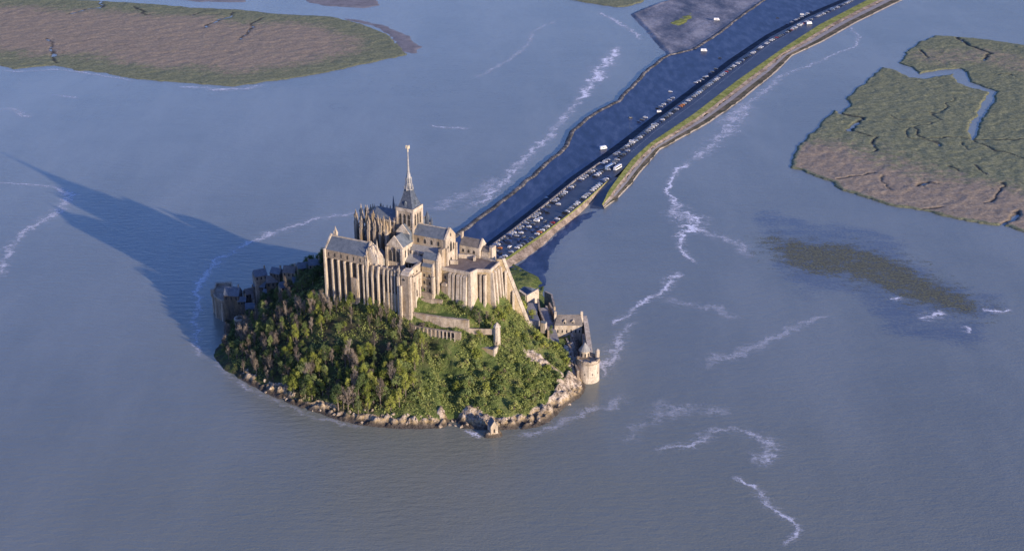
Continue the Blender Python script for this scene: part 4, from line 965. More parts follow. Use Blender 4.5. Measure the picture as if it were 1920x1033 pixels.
# single trees around the terraces and ramp
for (u, v, kind, mt, sc, lab) in [
    (66, -33, 'round', 'leaf_bright', 1.05, 'rounded light green tree at the top of the ramp beside the big buttress'),
    (69, -42, 'round', 'leaf_bright', .9, 'rounded green tree in the middle of the three beside the big buttress'),
    (72, -37, 'round', 'leaf_green', .7, 'small rounded tree lowest of the three beside the big buttress'),
    (60, -46, 'round', 'leaf_green', .9, 'green tree behind the top of the big buttress'),
    (46, 16, 'round', 'leaf_green', .7, 'green tree growing at the foot of the terrace wall'),
    (55, 12, 'round', 'leaf_dark', .9, 'dark tree in the shaded corner of the garden'),
    (62, 10, 'bare', 'leaf_brown', .6, 'bare brown tree beneath the terrace buttresses'),
    (66, 2, 'round', 'leaf_bright', .75, 'light green tree below the right terrace wall'),
    (64, 24, 'round', 'leaf_bright', .7, 'yellow-green tree beside the thin garden wall'),
    (70, -6, 'round', 'leaf_bright', .7, 'bright bushy tree below the great sloping buttress'),
    (86, -36, 'tall', 'leaf_green', .6, 'slim green tree beside the ramp'),
    (35, 16.5, 'bush', 'leaf_green', .9, 'green bush against the foot of the terrace buttresses'), (41, 17, 'bush', 'leaf_dark', 1.1, 'dark bush in the shade of the terrace buttresses'),
    (51, 17, 'round', 'leaf_dark', .8, 'dark shaded tree at the right end of the lawn'), (56, 15, 'round', 'leaf_dark', .75, 'dark tree below the corner buttress of the terrace'),
    (60, 17, 'bare', 'leaf_brown', .75, 'bare tree in the dip right of the garden wall'), (66, 16, 'round', 'leaf_dark', .7, 'dark tree in the hollow left of the ruined turret'), (61, 29, 'round', 'leaf_dark', .6, 'dark tree under the thin garden wall'), (66, 27, 'round', 'leaf_green', .6, 'green tree under the thin garden wall near the ruin'),
    (45, 33, 'bush', 'scrub', 1.0, 'olive bush between the two garden walls'), (50, 31.5, 'bush', 'leaf_green', .9, 'green bush at the right end between the two garden walls'), (28, 35, 'bush', 'leaf_brown', 1.0, 'brown bush between the two garden walls'),
    (-53, 40, 'tall', 'leaf_bright', .9, 'bright green tree at the left corner of the tall abbey wall'),
    (26, 44, 'bare', 'leaf_brown', .8, 'bare tree below the corner tower of the abbey')]:
    x, y = xy(u, v); plant(kind, mt, x, y, hz(x, y)-.2, sc, lab, None)
for k in range(16):
    for _ in range(80):
        u = rr.uniform(36, 66); v = rr.uniform(-80, -26); x, y = xy(u, v); h = hz(x, y)
        if h > 10 and free(x, y, 4.2) and not (42 < u < 62 and -78 < v < -60) and not (u > 59 and v < -40): break
    plant('round', rr.choice(['leaf_green', 'leaf_dark', 'leaf_green']), x, y, h-.3, rr.uniform(.6, .95), 'leafy tree on the slope behind the great sloping buttress', 'trees behind the great sloping buttress')
# dark trees on the shaded side
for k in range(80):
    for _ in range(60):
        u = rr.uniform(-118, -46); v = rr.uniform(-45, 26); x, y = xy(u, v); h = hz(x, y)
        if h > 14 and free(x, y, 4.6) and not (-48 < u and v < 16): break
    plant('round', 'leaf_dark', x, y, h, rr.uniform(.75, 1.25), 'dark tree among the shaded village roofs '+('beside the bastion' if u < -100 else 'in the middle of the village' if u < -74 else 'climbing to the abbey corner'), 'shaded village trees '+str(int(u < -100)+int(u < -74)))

# undergrowth: leafy scrub over all turf
ub = MB(); r_ = random.Random(5)
nq = 0; P3 = []
tgt = 90000
ux = rng.uniform(-150, 135, 260000); uy = rng.uniform(-115, 150, 260000)
U_ = ux*CT-uy*ST; V_ = -ux*ST-uy*CT
ix = ((ux-gx[0])/RES).astype(int); iy = ((uy-gy[0])/RES).astype(int)
hh = H[iy, ix]; rk = rocky[iy, ix]; dens = fbm(ux, uy, 7, 3)
keep = (hh > 3) & (hh < 52) & (rk < .4) & ((V_ > -24) | ((U_ > 40) & (V_ > -100))) & (dens > .33) & ~((U_ > 22) & (U_ < 46) & (V_ < 28) & (V_ > 21)) & ~((U_ < 20) & (V_ < 34) & (U_ > -50)) & ~((U_ < 62) & (V_ < 12)) & ~((U_ > 62) & (U_ < 96) & (V_ < -26) & (V_ > -70)) & ~((U_ > 84) & (V_ < -38))
keep &= ~((U_ < 42) & (V_ > 40) & (rng.random(len(ux)) < .2))
ux, uy, hh, dens = ux[keep][:tgt], uy[keep][:tgt], hh[keep][:tgt], dens[keep][:tgt]
n0 = len(ux)
ang = rng.uniform(0, 6.283, n0); s1 = rng.uniform(.22, .62, n0); tl = rng.uniform(-.7, .7, (n0, 2)); zz = hh+rng.uniform(0, 1, n0)**1.3*(dens-.3)*10
ax = np.stack([np.cos(ang)*s1, np.sin(ang)*s1, tl[:, 0]*s1], 1); bx = np.stack([-np.sin(ang)*s1, np.cos(ang)*s1, tl[:, 1]*s1*1.3], 1)
c0 = np.stack([ux, uy, zz], 1)
vs = np.stack([c0-ax, c0-bx, c0+ax, c0+bx], 1).reshape(-1, 3)
me = bpy.data.meshes.new('undergrowth'); me.vertices.add(n0*4); me.vertices.foreach_set('co', vs.astype(np.float32).ravel())
me.loops.add(n0*4); me.loops.foreach_set('vertex_index', np.arange(n0*4, dtype=np.int32)); me.polygons.add(n0)
me.polygons.foreach_set('loop_start', np.arange(0, n0*4, 4, dtype=np.int32)); me.polygons.foreach_set('loop_total', np.full(n0, 4, np.int32)); me.update(calc_edges=True)
me.materials.append(M['scrub'])
o = bpy.data.objects.new('undergrowth', me); COL.objects.link(o); tag(o, 'tangled green scrub covering the steep slopes', 'scrub', kind='stuff')

# ================================================================== THE ABBEY
def root(name, u, v, z, label, cat, group=None):
    X, Y = xy(u, v); return empty(name, (X, Y, z), label, cat, group)
def arch_pane(b, axis, c, d, z0, z1, wdt, pointed=True, out=0.12):
    """flat pointed window pane proud of a wall. axis 'n': wall faces north at v=d, centre u=c; 'w': wall faces west at u=d, centre v=c"""
    h = wdt/2; zs = z1-(wdt*0.9 if pointed else wdt*.45)
    pr = [(-h, z0), (h, z0), (h, zs), (h*.6, zs+(z1-zs)*.6), (0, z1), (-h*.6, zs+(z1-zs)*.6), (-h, zs)]
    pts = []
    for (o_, z) in pr:
        u, v = (c+o_, d+out) if axis == 'n' else (d+out, c-o_)
        if axis == 's': u, v = (c-o_, d-out)
        if axis == 'e': u, v = (d-out, c+o_)
        X, Y = xy(u, v); pts.append((X, Y, z))
    b.face(pts); return b
def window(parent, axis, c, d, z0, z1, wdt, pointed=True, lights=0, frame=True, mat='glass'):
    if frame:
        f = MB(); arch_pane(f, axis, c, d, z0-.25, z1+.3, wdt+.6, pointed, .10); fo = f.build('window', M['pale'], parent)
        p = arch_pane(MB(), axis, c, d, z0, z1, wdt, pointed, .2).build('pane', M[mat], fo)
        if lights:
            mm = MB()
            for k in range(1, lights+1):
                o_ = -wdt/2+wdt*k/(lights+1)
                if axis in 'ns': mm.box(c+o_-.1, c+o_+.1, d-.2 if axis == 'n' else d-.35, d+.35 if axis == 'n' else d+.2, z0, z1-.4)
                else: mm.box(d-.2, d+.35, c+o_-.1, c+o_+.1, z0, z1-.4)
            mm.build('mullion', M['pale'], fo)
    else: arch_pane(MB(), axis, c, d, z0, z1, wdt, pointed, .12).build('window', M[mat], parent)
def pinnacle(parent, u, v, z0, z1, w_, mat='stone', name='pinnacle'):
    b = MB(); zb = z0+(z1-z0)*.45
    b.box(u-w_/2, u+w_/2, v-w_/2, v+w_/2, z0, zb); b.fru(u, v, w_*.85, w_*.6, zb, zb+.4, 4)
    b.fru(u, v, w_*.55, .05, zb+.4, z1, 4)
    for a, c in ((-1, -1), (1, -1), (1, 1), (-1, 1)): b.fru(u+a*w_*.45, v+c*w_*.45, w_*.16, .03, zb-.2, zb+(z1-zb)*.4, 4)
    return b.build(name, M[mat], parent)

# ---------------- church
ch = root('abbey_church', 0, 0, 70, 'tall abbey church crowning the rock, with a lead spire and a spiky choir', 'church')
# crossing tower
b = MB(); b.box(-6, 6, -6, 6, 66, 104.2); tower = b.build('crossing_tower', M['stone'], ch)
b = MB(); b.box(-6.5, 6.5, -6.5, 6.5, 104.2, 105.2); b.box(-6.3, 6.3, -6.3, 6.3, 92.6, 93.3); b.box(-6.2, 6.2, -6.2, 6.2, 99.0, 99.3)
for s in (-1, 1):
    b.box(-6.5, 6.5, s*6.25-.22, s*6.25+.22, 105.2, 106.4); b.box(s*6.25-.22, s*6.25+.22, -6.0, 6.0, 105.2, 106.4)
b.build('cornice', M['pale'], tower)
for a, c in ((-1, -1), (1, -1), (1, 1), (-1, 1)):
    MB().box(a*5.9-.55, a*5.9+.55, c*5.9-.55, c*5.9+.55, 66, 104.2).build('corner_pilaster', M['pale'], tower)
for ax, d in (('n', 6), ('w', 6), ('s', -6), ('e', -6)):
    for k in (-3.2, 0, 3.2):
        window(tower, ax, k, d, 94.6, 102.6, 1.7, mat='opening')
    for k in (-2.6, 2.6): window(tower, ax, k, d, 87.5, 91.6, 1.4, mat='opening')
# spire
sp = MB()
prof = [(6.1, 105.3), (5.2, 107.2), (4.2, 109.8), (3.3, 112.6), (2.6, 115.5), (2.2, 118.0)]
cx_, cy_ = xy(0, 0); rings_ = []
for (h_, z_) in prof:
    q = [(-h_, -h_), (h_, -h_), (h_, h_), (-h_, h_)]; i = len(sp.v)
    for (a, c) in q: X0, Y0 = xy(a, c); sp.v.append((X0, Y0, z_))
    rings_.append(i)
for i, j in zip(rings_[:-1], rings_[1:]):
    for k in range(4): l = (k+1) % 4; sp.f.append((i+k, j+k, j+l, i+l))
spo = sp.build('spire_roof', M['lead'], ch)
b = MB()
for (a, c) in ((1, 1), (1, -1), (-1, 1), (-1, -1)):
    for (h0, z0), (h1, z1) in zip(prof[:-1], prof[1:]):
        p = xy(a*h0, c*h0); q = xy(a*h1, c*h1); b.bar((p[0], p[1], z0), (q[0], q[1], z1), .14, 4)
b.build('hip_ridge', M['lead'], spo)
for (a, c, ax) in ((0, 4.6, 'n'), (4.6, 0, 'w'), (0, -4.6, 's'), (-4.6, 0, 'e')):
    b = MB(); b.box(a-.6, a+.6, c-.6, c+.6, 107.2, 109.4); b.gable(a-.7, a+.7, c-.7, c+.7, 109.4, 110.8, 'u' if ax in 'we' else 'v', .1); b.build('dormer', M['slate'], spo)
dr = MB()
dr.fru(0, 0, 2.7, 2.7, 117.6, 118.2, 8); dr.fru(0, 0, 1.5, 1.5, 118.2, 121.8, 8)
dr.fru(0, 0, 2.3, 2.3, 121.8, 122.3, 8); dr.fru(0, 0, 1.3, 1.3, 122.3, 125.5, 8)
dr.fru(0, 0, 2.0, 1.9, 125.5, 126.0, 8); dr.fru(0, 0, 1.6, 1.0, 126.0, 129.2, 8)
for zt, rd in ((118.2, 2.4), (122.3, 2.0)):
    for k in range(8):
        a = k*math.pi/4-TH; X0, Y0 = cx_+math.cos(a)*rd, cy_+math.sin(a)*rd; dr.frustum(X0, Y0, .22, .16, zt, zt+3.4, 4)
lan = dr.build('lantern', M['copper'], ch)
for k in range(8):
    a = k*math.pi/4-TH; X0, Y0 = cx_+math.cos(a)*2.9, cy_+math.sin(a)*2.9
    MB().frustum(X0, Y0, .3, .04, 117.4, 120.6, 4).build('finial', M['copper'], lan)
MB().fru(0, 0, .85, .3, 129.0, 143.4, 8).build('needle', M['copper'], ch)
# gilded winged figure on its ball
b = MB(); b.fru(0, 0, .6, .6, 143.2, 143.9, 8); b.fru(0, 0, .5, .35, 143.9, 145.6, 8); b.fru(0, 0, .35, .5, 145.6, 146.2, 8); b.fru(0, 0, .26, .22, 146.2, 146.9, 8)
X0, Y0 = xy(0, 0); b.bar((X0, Y0, 145.9), (X0+1.1, Y0, 147.6), .12, 4)
for s in (-1, 1): b.prism([(X0+s*.2, Y0+.1), (X0+s*1.3, Y0+.35), (X0+s*1.1, Y0+.5), (X0+s*.2, Y0+.3)], 145.0, 147.3)
b.build('gilded_statue', M['gold'], ch)
# nave
MB().box(6, 29.5, -6.3, 6.3, 66, 89.6).build('nave_wall', M['stone'], ch)
MB().gable(6, 29, -6.3, 6.3, 89.6, 95.0, 'u', .35).build('nave_roof', M['slate'], ch)
b = MB(); b.box(6, 29, -.25, .25, 94.85, 95.35); b.build('roof_ridge', M['pale'], ch)
b = MB(); b.gable(28.9, 30.3, -6.6, 6.6, 89.8, 96.2, 'u', .0); b.box(29.5, 30.4, -6.6, 6.6, 66, 89.8)
b.build('west_front', M['pale'], ch)
for k, (c, zz0, zz1, wd_) in enumerate([(0, 80, 87, 2.6), (-3.6, 80, 85, 1.5), (3.6, 80, 85, 1.5), (0, 90.4, 92.6, 1.2), (0, 72, 76, 2.2)]): window(ch, 'w', c, 30.4, zz0, zz1, wd_, mat='opening')
for a in (-6, 6): MB().box(30.3, 31.6, a-.8, a+.8, 66, 84).build('buttress', M['pale'], ch)
for u in (10, 15, 20, 25): window(ch, 'n', u, 6.3, 84.6, 88.0, 1.4, mat='opening')
for s in (1, -1):
    MB().box(6, 29.2, s*6.3 if s > 0 else -11, 11 if s > 0 else -6.3, 66, 79.6).build('aisle_wall', M['stone'], ch)
    b = MB(); z0, z1 = 79.6, 83.0
    b.hull8([(6, s*6.32, 79.6), (29.2, s*6.32, 79.6), (29.2, s*11.3, 79.6), (6, s*11.3, 79.6)], [(6, s*6.32, 83), (29.2, s*6.32, 83), (29.2, s*11.3, 79.9), (6, s*11.3, 79.9)]); b.build('aisle_roof', M['paleroof'], ch)
for u in (8.2, 11.2):
    MB().box(u-1.3, u+1.3, 11.0, 11.3, 74.6, 79.3).build('hoarding', M['paleroof'], ch)
for u in (8, 12.5, 17, 21.5, 26): MB().box(u-.4, u+.4, 11.0, 12.0, 60, 80.5).build('buttress', M['pale'], ch)
for u in (14.5, 17.2, 19.9, 22.6, 25.3): window(ch, 'n', u, 11, 75.2, 78.8, 1.9, pointed=False)
MB().box(27.6, 30.2, 6.9, 11.2, 66, 84.5).build('stair_turret', M['stone'], ch)
# transepts
for s in (1, -1):
    vA, vB = (6, 20) if s > 0 else (-20, -6)
    tw = MB().box(-5.8, 5.8, vA, vB, 60, 84.6).build('transept_wall', M['pale'], ch)
    MB().gable(-5.8, 5.8, vA+(.0 if s > 0 else .6), vB-(.6 if s > 0 else 0), 84.6, 91.2, 'v', .35).build('transept_roof', M['slate'], tw)
    b = MB(); vg = 20 if s > 0 else -20
    b.gable(-6.2, 6.2, vg-.5, vg+.5, 84.8, 92.3, 'v', 0); b.build('gable_parapet', M['pale'], tw)
    for k in (-5.6, 5.6): MB().box(k-.8, k+.8, vg-.9, vg+1.1, 60, 84.0).build('buttress', M['pale'], tw)
    ax = 'n' if s > 0 else 's'
    for c, z1 in ((-2.7, 82.5), (0, 84.6), (2.7, 82.5)): window(tw, ax, c, vg+(.5 if s > 0 else -.5), 74.5, z1, 2.0, mat='glass')
    for c in (9.5, 13, 16.5): window(tw, 'w', s*c, 5.8, 77, 82, 1.2)
# upper gable between transept and tower
b = MB(); b.gable(-5, 5, 5.5, 9.5, 90.5, 96.0, 'v', .2); b.box(-5, 5, 6, 9.4, 84, 90.5); b.build('tower_gable', M['slate'], ch)
b = MB(); b.gable(-5.4, 5.4, 9.3, 9.9, 90.5, 96.8, 'v', 0); b.build('gable_parapet', M['pale'], ch)
# choir
cb = [( -6, -6.2), (-6, 6.2), (-24, 6.2), (-29.5, 4.4), (-32.5, 0), (-29.5, -4.4), (-24, -6.2)]
choir = MB().uvprism(cb, 64, 95.0).build('choir_wall', M['grim'], ch)
b = MB(); i = len(b.v)
for (u, v) in cb: X0, Y0 = xy(u*1.01, v*1.06); b.v.append((X0, Y0, 95.0))
X0, Y0 = xy(-6, 0); b.v.append((X0, Y0, 102)); X0, Y0 = xy(-25, 0); b.v.append((X0, Y0, 102))
b.f += [(0, 7, 1), (1, 7, 8, 2), (2, 8, 3), (3, 8, 4), (4, 8, 5), (5, 8, 6), (6, 8, 7, 0), (0, 1, 2, 3, 4, 5, 6)]
b.build('choir_roof', M['slate'], choir)
b = MB()
for (p, q) in zip(cb[1:], cb[2:]+[cb[0]]):
    X0, Y0 = xy(*p); X1, Y1 = xy(*q); b.bar((X0, Y0, 95.9), (X1, Y1, 95.9), .5, 4)
b.build('balustrade', M['pale'], choir)
amb = [(-6, -11.5), (-6, 11.5), (-24, 11.5), (-33, 8.2), (-37.8, 0), (-33, -8.2), (-24, -11.5)]
am = MB().uvprism(amb, 60, 81.5).build('ambulatory_wall', M['grim'], ch)
b = MB(); n = len(amb)
for (u, v) in amb: X0, Y0 = xy(u, v); b.v.append((X0, Y0, 81.5))
for (u, v) in cb: X0, Y0 = xy(u, v); b.v.append((X0, Y0, 85.0))
for k in range(n): l = (k+1) % n; b.f.append((k, n+k, n+l, l))
b.build('ambulatory_roof', M['slate'], am)
# radial buttresses, flyers and pinnacles of the choir
sites = [(-9.5, 13.6, -9.5, 6.2), (-14.0, 13.6, -14, 6.2), (-18.5, 13.6, -18.5, 6.2), (-23.0, 13.6, -23, 6.2), (-29.5, 12.4, -26.5, 5.6), (-35.6, 9.0, -29.5, 4.4), (-39.6, 3.4, -32, 1.5)]
sites += [(u, -v, u2, -v2) for u, v, u2, v2 in sites]
for k, (u, v, u2, v2) in enumerate(sites):
    zt = 90.5
    fb = MB().box(u-.8, u+.8, v-1.6, v+1.6, 60, zt).build('flying_buttress', M['stone'], choir)
    f = MB(); X0, Y0 = xy(u, v); X1, Y1 = xy(u2, v2)
    f.bar((X0, Y0, 86.5), (X1, Y1, 93.6), .55, 4); f.bar((X0, Y0, 81.5), (X1, Y1, 88.0), .45, 4); f.build('flyer', M['stone'], fb)
    pinnacle(fb, u, v, zt, 100.3 if k % 2 else 98.6, 1.7)
    mu, mv = (u*.45+u2*.55), (v*.45+v2*.55)
    mf = MB().box(mu-.5, mu+.5, mv-.5, mv+.5, 81, 93).build('inner_pier', M['stone'], fb)
    pinnacle(mf, mu, mv, 93, 100.5, 1.1)
for (u, v) in cb[1:]: pinnacle(choir, u, v, 94.9, 101.6, 1.1)
for u in (-11, -16, -21): window(choir, 'n', u, 6.2, 86, 93.5, 2.6, lights=1)
for u in (-11.7, -16.2, -20.7): window(choir, 'n', u, 11.5, 73, 80, 2.4, lights=1)
# little dark fleche on the choir roof and stair turret beside the tower
b = MB(); b.fru(-12, 0, .7, .7, 101, 104, 6); b.fru(-12, 0, .9, .05, 104, 111.5, 6); b.build('fleche', M['slate'], choir)
b = MB(); b.fru(8.5, -8.4, 1.5, 1.5, 84, 96.5, 8); b.fru(8.5, -8.4, 1.9, .1, 96.5, 101.5, 8); b.build('stair_turret', M['lead'], ch)
b = MB(); b.fru(11.5, -8.4, .9, .9, 84, 94.5, 8); b.fru(11.5, -8.4, 1.1, .1, 94.5, 97.5, 8); b.build('stair_turret', M['lead'], ch)
pinnacle(ch, -7.4, 7.4, 84, 99.5, 1.6); pinnacle(ch, -7.6, -7.6, 84, 100, 1.6)

# ---------------- the great north building, east half
me_ = root('refectory_building', -28, 27, 43, 'tall buttressed abbey building with a long grey slate roof, left of the church', 'building')
MB().box(-44, -13, 19.5, 32.4, 36, 80).build('wall', M['shade_stone'], me_)  # wall coloured dark for the shade between the buttresses
b = MB(); b.box(-43.4, -13, 32.2, 34.6, 74.6, 80.3); b.build('upper_arcade', M['grim'], me_)
mr = MB().gable(-43.4, -13.6, 19.5, 34.4, 80.3, 87.4, 'u', .35).build('roof', M['slate'], me_)
b = MB(); b.box(-43.6, -13, 26.6, 27.3, 87.0, 87.8); b.build('roof_ridge', M['pale'], mr)
for uu in (-44.0, -13.6):
    b = MB(); b.gable(uu-.5, uu+.5, 18.9, 34.9, 80.5, 88.7, 'u', 0)
    b.build('gable_parapet', M['pale'], me_)
b = MB(); b.box(-44.6, -43.5, 33.0, 36.2, 36, 81); b.build('buttress', M['pale'], me_)
pinnacle(me_, -42.5, 23.8, 84, 93.0, 2.0, 'pale', 'chimney')
bu = [-39.0, -34.2, -29.4, -24.6, -19.6, -15.2]
for u in bu:
    b = MB(); b.box(u-.45, u+.45, 32.2, 35.3, 36, 66); b.hull8([(u-.5, 32.2, 66), (u+.5, 32.2, 66), (u+.5, 35.3, 66), (u-.5, 35.3, 66)], [(u-.5, 32.2, 75), (u+.5, 32.2, 75), (u+.5, 35.6, 74.4), (u-.5, 35.6, 74.4)])
    b.build('buttress', M['pale'], me_)
for u in [-41.4]+[x+2.4 for x in bu[:-1]]:
    window(me_, 'n', u, 32.2, 65.5, 72.8, 2.2, frame=False); window(me_, 'n', u, 32.2, 53, 61, 2.0, frame=False)
    MB().box(u-.35, u+.35, 34.6, 34.75, 76.0, 78.6).build('window', M['opening'], me_)
b = MB(); b.box(-24.2, -19.9, 33, 36.0, 36, 64.2); b.build('stair_bay', M['grim'], me_)
window(me_, 'n', -22, 36.0, 49, 53, 1.9, mat='opening')
# gabled turret group between the two halves
for (u, v, z0, z1, w_) in ((-12.6, 34.0, 70, 86.0, 1.7), (-9.8, 31.0, 74, 88.5, 2.0), (-8.6, 27.5, 74, 90.5, 1.8), (-6.4, 31.6, 74, 84.0, 1.6)): pinnacle(me_, u, v, z0, z1, w_, 'pale')
b = MB(); b.box(-13.1, -6.2, 24.5, 32.5, 66, 79.0); b.hull8([(-13.1, 24.5, 79), (-6.2, 24.5, 79), (-6.2, 32.5, 79), (-13.1, 32.5, 79)], [(-13.1, 25.5, 86), (-11.3, 25.5, 86), (-11.3, 31.5, 86), (-13.1, 31.5, 86)])
b.build('stair_turret', M['pale'], me_)

# ---------------- west half with the cloister
mw = root('cloister_building', 4, 24, 43, 'buttressed abbey building with an open shaded cloister court on its top', 'building')
MB().box(-13, 16.9, 8, 32, 34, 69.8).build('wall', M['shade_stone'], mw)  # dark wall colour holds the shade of the buttress bays
b = MB()                                                   # upper cloister walls round the open court
b.box(-13, 16.9, 31, 33.0, 69.8, 75.0); b.build('parapet', M['stone'], mw)
b = MB(); b.box(15.6, 17.3, 14.5, 32, 69.8, 75.3); b.build('west_parapet', M['pale'], mw)
b = MB(); b.hull8([(-6.2, 11.5, 70), (16.6, 11.5, 70), (16.6, 17.2, 70), (-6.2, 17.2, 70)], [(-6.2, 11.5, 79.4), (16.6, 11.5, 77.6), (16.6, 17.2, 74.2), (-6.2, 17.2, 74.6)]); b.build('cloister_roof', M['paleroof'], mw)
b = MB(); b.hull8([(-13, 15, 70), (-7.4, 15, 70), (-7.4, 32, 70), (-13, 32, 70)], [(-13, 15, 79.2), (-7.4, 15, 75.2), (-7.4, 32, 74.6), (-13, 32, 78.4)]); b.build('cloister_roof', M['paleroof'], mw)
b = MB()
for k in range(9): b.box(-6+2.4*k, -5.7+2.4*k, 17.5, 17.8, 69.8, 73)
b.build('arcade', M['pale'], mw)
MB().box(-7.2, 15.4, 17.22, 17.42, 69.9, 74.0).build('arcade_shade_panel', M['opening'], mw)  # dark panel painting the shade behind the cloister arches
b = MB(); b.box(-7.3, 15.5, 17.9, 31.9, 69.85, 69.95); b.build('court_paving', M['paving'], mw)
for k, (u, zt, w_, d_) in enumerate([(-12.4, 78, .8, 35.4), (-8.4, 74.8, .7, 35.6), (-4.2, 75, .7, 35.6), (-0.2, 74, .6, 35.0), (3.0, 74, .6, 35.0), (5.8, 74, .6, 35.0), (8.2, 75, .6, 35.0)]):
    w_ *= .72; b = MB(); b.box(u-w_, u+w_, 32, d_, 34, zt-6); b.hull8([(u-w_, 32, zt-6), (u+w_, 32, zt-6), (u+w_, d_, zt-6), (u-w_, d_, zt-6)], [(u-w_, 32, zt), (u+w_, 32, zt), (u+w_, 34.2, zt), (u-w_, 34.2, zt)])
    b.build('buttress', M['pale'], mw)
b = MB(); b.box(11.0, 12.6, 33, 36.6, 34, 72); b.fru(11.8, 34.6, 1.1, .1, 72, 79, 4); b.box(11.1, 12.5, 33.4, 35.6, 70, 74); b.build('buttress', M['pale'], mw)
for u in (-10.4, -6.3, -2.2, 1.4, 4.4, 7.0): window(mw, 'n', u, 32, 59.5, 69.5, 1.9, frame=False)
for u in (-6.3, -2.2, 1.4): window(mw, 'n', u, 32, 46, 55, 1.8, frame=False)
b = MB(); b.box(1.0, 9.4, 33, 34.6, 34, 58.6); b.build('lower_wall', M['ochre'], mw)
# corner tower
ct = MB().box(13.4, 19.2, 29.6, 35.8, 32, 73.4).build('corner_tower', M['grim'], mw)
MB().hull8([(13.2, 29.4, 73.4), (19.4, 29.4, 73.4), (19.4, 36.0, 73.4), (13.2, 36.0, 73.4)], [(13.6, 29.4, 76.2), (19.0, 29.4, 76.2), (19.0, 34.0, 75.4), (13.6, 34.0, 75.4)]).build('tower_cap', M['pale'], ct)
MB().box(17.6, 20.2, 33.4, 35.3, 30, 72.6).build('buttress', M['pale'], ct)
MB().box(13.0, 14.4, 35.6, 37.4, 30, 66).build('buttress', M['pale'], ct)
for c, z in ((15.8, 70.6),): window(ct, 'n', c, 35.8, z-1, z+.8, 1.8, False, mat='opening')
for c in (31, 26.5, 22): window(mw, 'w', c, 19.2 if c > 29 else 17.3, 70.8, 72.4, 1.5, False, mat='opening')
b = MB(); b.box(16.9, 18.4, 13.5, 29.6, 34, 69.6); b.build('west_wall', M['pale'], mw)
for c in (27.5, 21.5, 16): MB().box(18.4, 19.6, c-.6, c+.6, 40, 66).build('buttress', M['pale'], mw)
for c in (24.5, 18.5): window(mw, 'w', c, 18.4, 55, 60, 1.5)

for k in range(7): MB().box(-11+k*4.2-.3, -11+k*4.2+.3, 32.2, 33.2, 75.0, 76.2).build('merlon', M['pale'], mw)
# ---------------- lodgings west of the church
lo = root('abbot_lodging', 23, 12, 50, 'narrow ochre-walled lodging with two small grey roofs in front of the nave', 'building')
MB().box(18.4, 26.4, 11, 17.6, 44, 73.8).build('wall', M['ochre'], lo)
MB().gable(18.6, 26.0, 11, 17.8, 73.8, 77.6, 'u', .2).build('roof', M['slate'], lo)
b = MB(); b.gable(26.0, 26.9, 10.7, 18.1, 74.0, 78.4, 'u', 0); b.box(25.8, 27.2, 11, 17.8, 44, 74); b.build('gable_wall', M['pale'], lo)
MB().box(17.6, 29.6, 11.2, 12.2, 66, 79).build('wall', M['pale'], lo)
MB().box(17.8, 29.4, 5.6, 11.4, 60, 79.0).build('wall', M['stone'], lo)
MB().gable(18.6, 29.0, 11.1, 16.4, 78.6, 82.6, 'u', .2).build('roof', M['slate'], lo)
MB().box(18.8, 28.8, 11.4, 16.2, 66, 78.6).build('wall', M['stone'], lo)
b = MB(); b.gable(28.8, 29.8, 10.8, 16.7, 78.8, 83.6, 'u', 0); b.box(28.7, 29.9, 11, 16.5, 50, 78.8); b.build('gable_wall', M['pale'], lo)
for (u0, u1, z) in ((18.8, 26, 70.5), (18.8, 26, 65.5), (18.8, 26, 60.0)):
    MB().box(u0, u1, 17.6, 17.95, z, z+.5).build('string_course', M['pale'], lo)
for u in (20.4, 24.2):
    for z in (66.6, 61.4, 56.5): window(lo, 'n', u, 17.6, z, z+2.4, 1.2, False, mat='opening')
MB().box(19.5, 27.5, 17.6, 20.5, 44, 56.5).build('lean_to', M['grim'], lo)
MB().box(26.6, 28.0, 16.8, 19.4, 44, 68).build('buttress', M['pale'], lo)
# ---------------- west terrace
te = root('west_terrace', 45, 2, 50, 'paved terrace in front of the church on high buttressed retaining walls', 'terrace')
tp_ = [(29.4, 11.6), (50.5, 11.6), (52.0, 4.4), (60.0, 1.6), (59.0, -12.5), (42, -16), (29.4, -16)]
MB().uvprism(tp_, 38, 71.6).build('retaining_wall', M['ochre'], te)
MB().uvprism([(u*.985+.6, v*.97) for u, v in tp_], 71.6, 71.9).build('paving', M['paving'], te)
def parapet(p, q, z0, z1, t_=.45, mat='pale', par=te, name='parapet'):
    d = Vector((q[0]-p[0], q[1]-p[1])).normalized(); n_ = Vector((-d.y, d.x))*t_
    return MB().uvprism([(p[0]-n_.x, p[1]-n_.y), (q[0]-n_.x, q[1]-n_.y), (q[0]+n_.x, q[1]+n_.y), (p[0]+n_.x, p[1]+n_.y)], z0, z1).build(name, M[mat], par)
for a, c in zip(tp_[:-2], tp_[1:-1]): parapet(a, c, 70.9, 73.1)
for u, w_ in ((36.5, .9), (39.2, .8), (42.6, 1.1), (45.0, .7), (47.6, 1.2)):
    b = MB(); b.hull8([(u-w_, 11.6, 40), (u+w_, 11.6, 40), (u+w_, 15.6, 40), (u-w_, 15.6, 40)], [(u-w_, 11.6, 70.5), (u+w_, 11.6, 70.5), (u+w_, 13.4, 69.5), (u-w_, 13.4, 69.5)])
    b.build('buttress', M['pale'], te)
MB().hull8([(49.4, 6.5, 38), (52.6, 4.5, 38), (52.2, 12.8, 38), (49.4, 12.8, 38)], [(49.6, 6.5, 72.4), (52.3, 4.6, 72.4), (51.2, 12.2, 72.4), (49.6, 12.2, 72.4)]).build('corner_buttress', M['pale'], te)
for u in (54.6, 57.4): MB().box(u-.6, u+.6, 1.2, 5.2, 38, 69.5).build('buttress', M['pale'], te)
MB().box(31.0, 35.2, 11.6, 14.6, 46, 61.5).build('small_annexe', M['grim'], te)
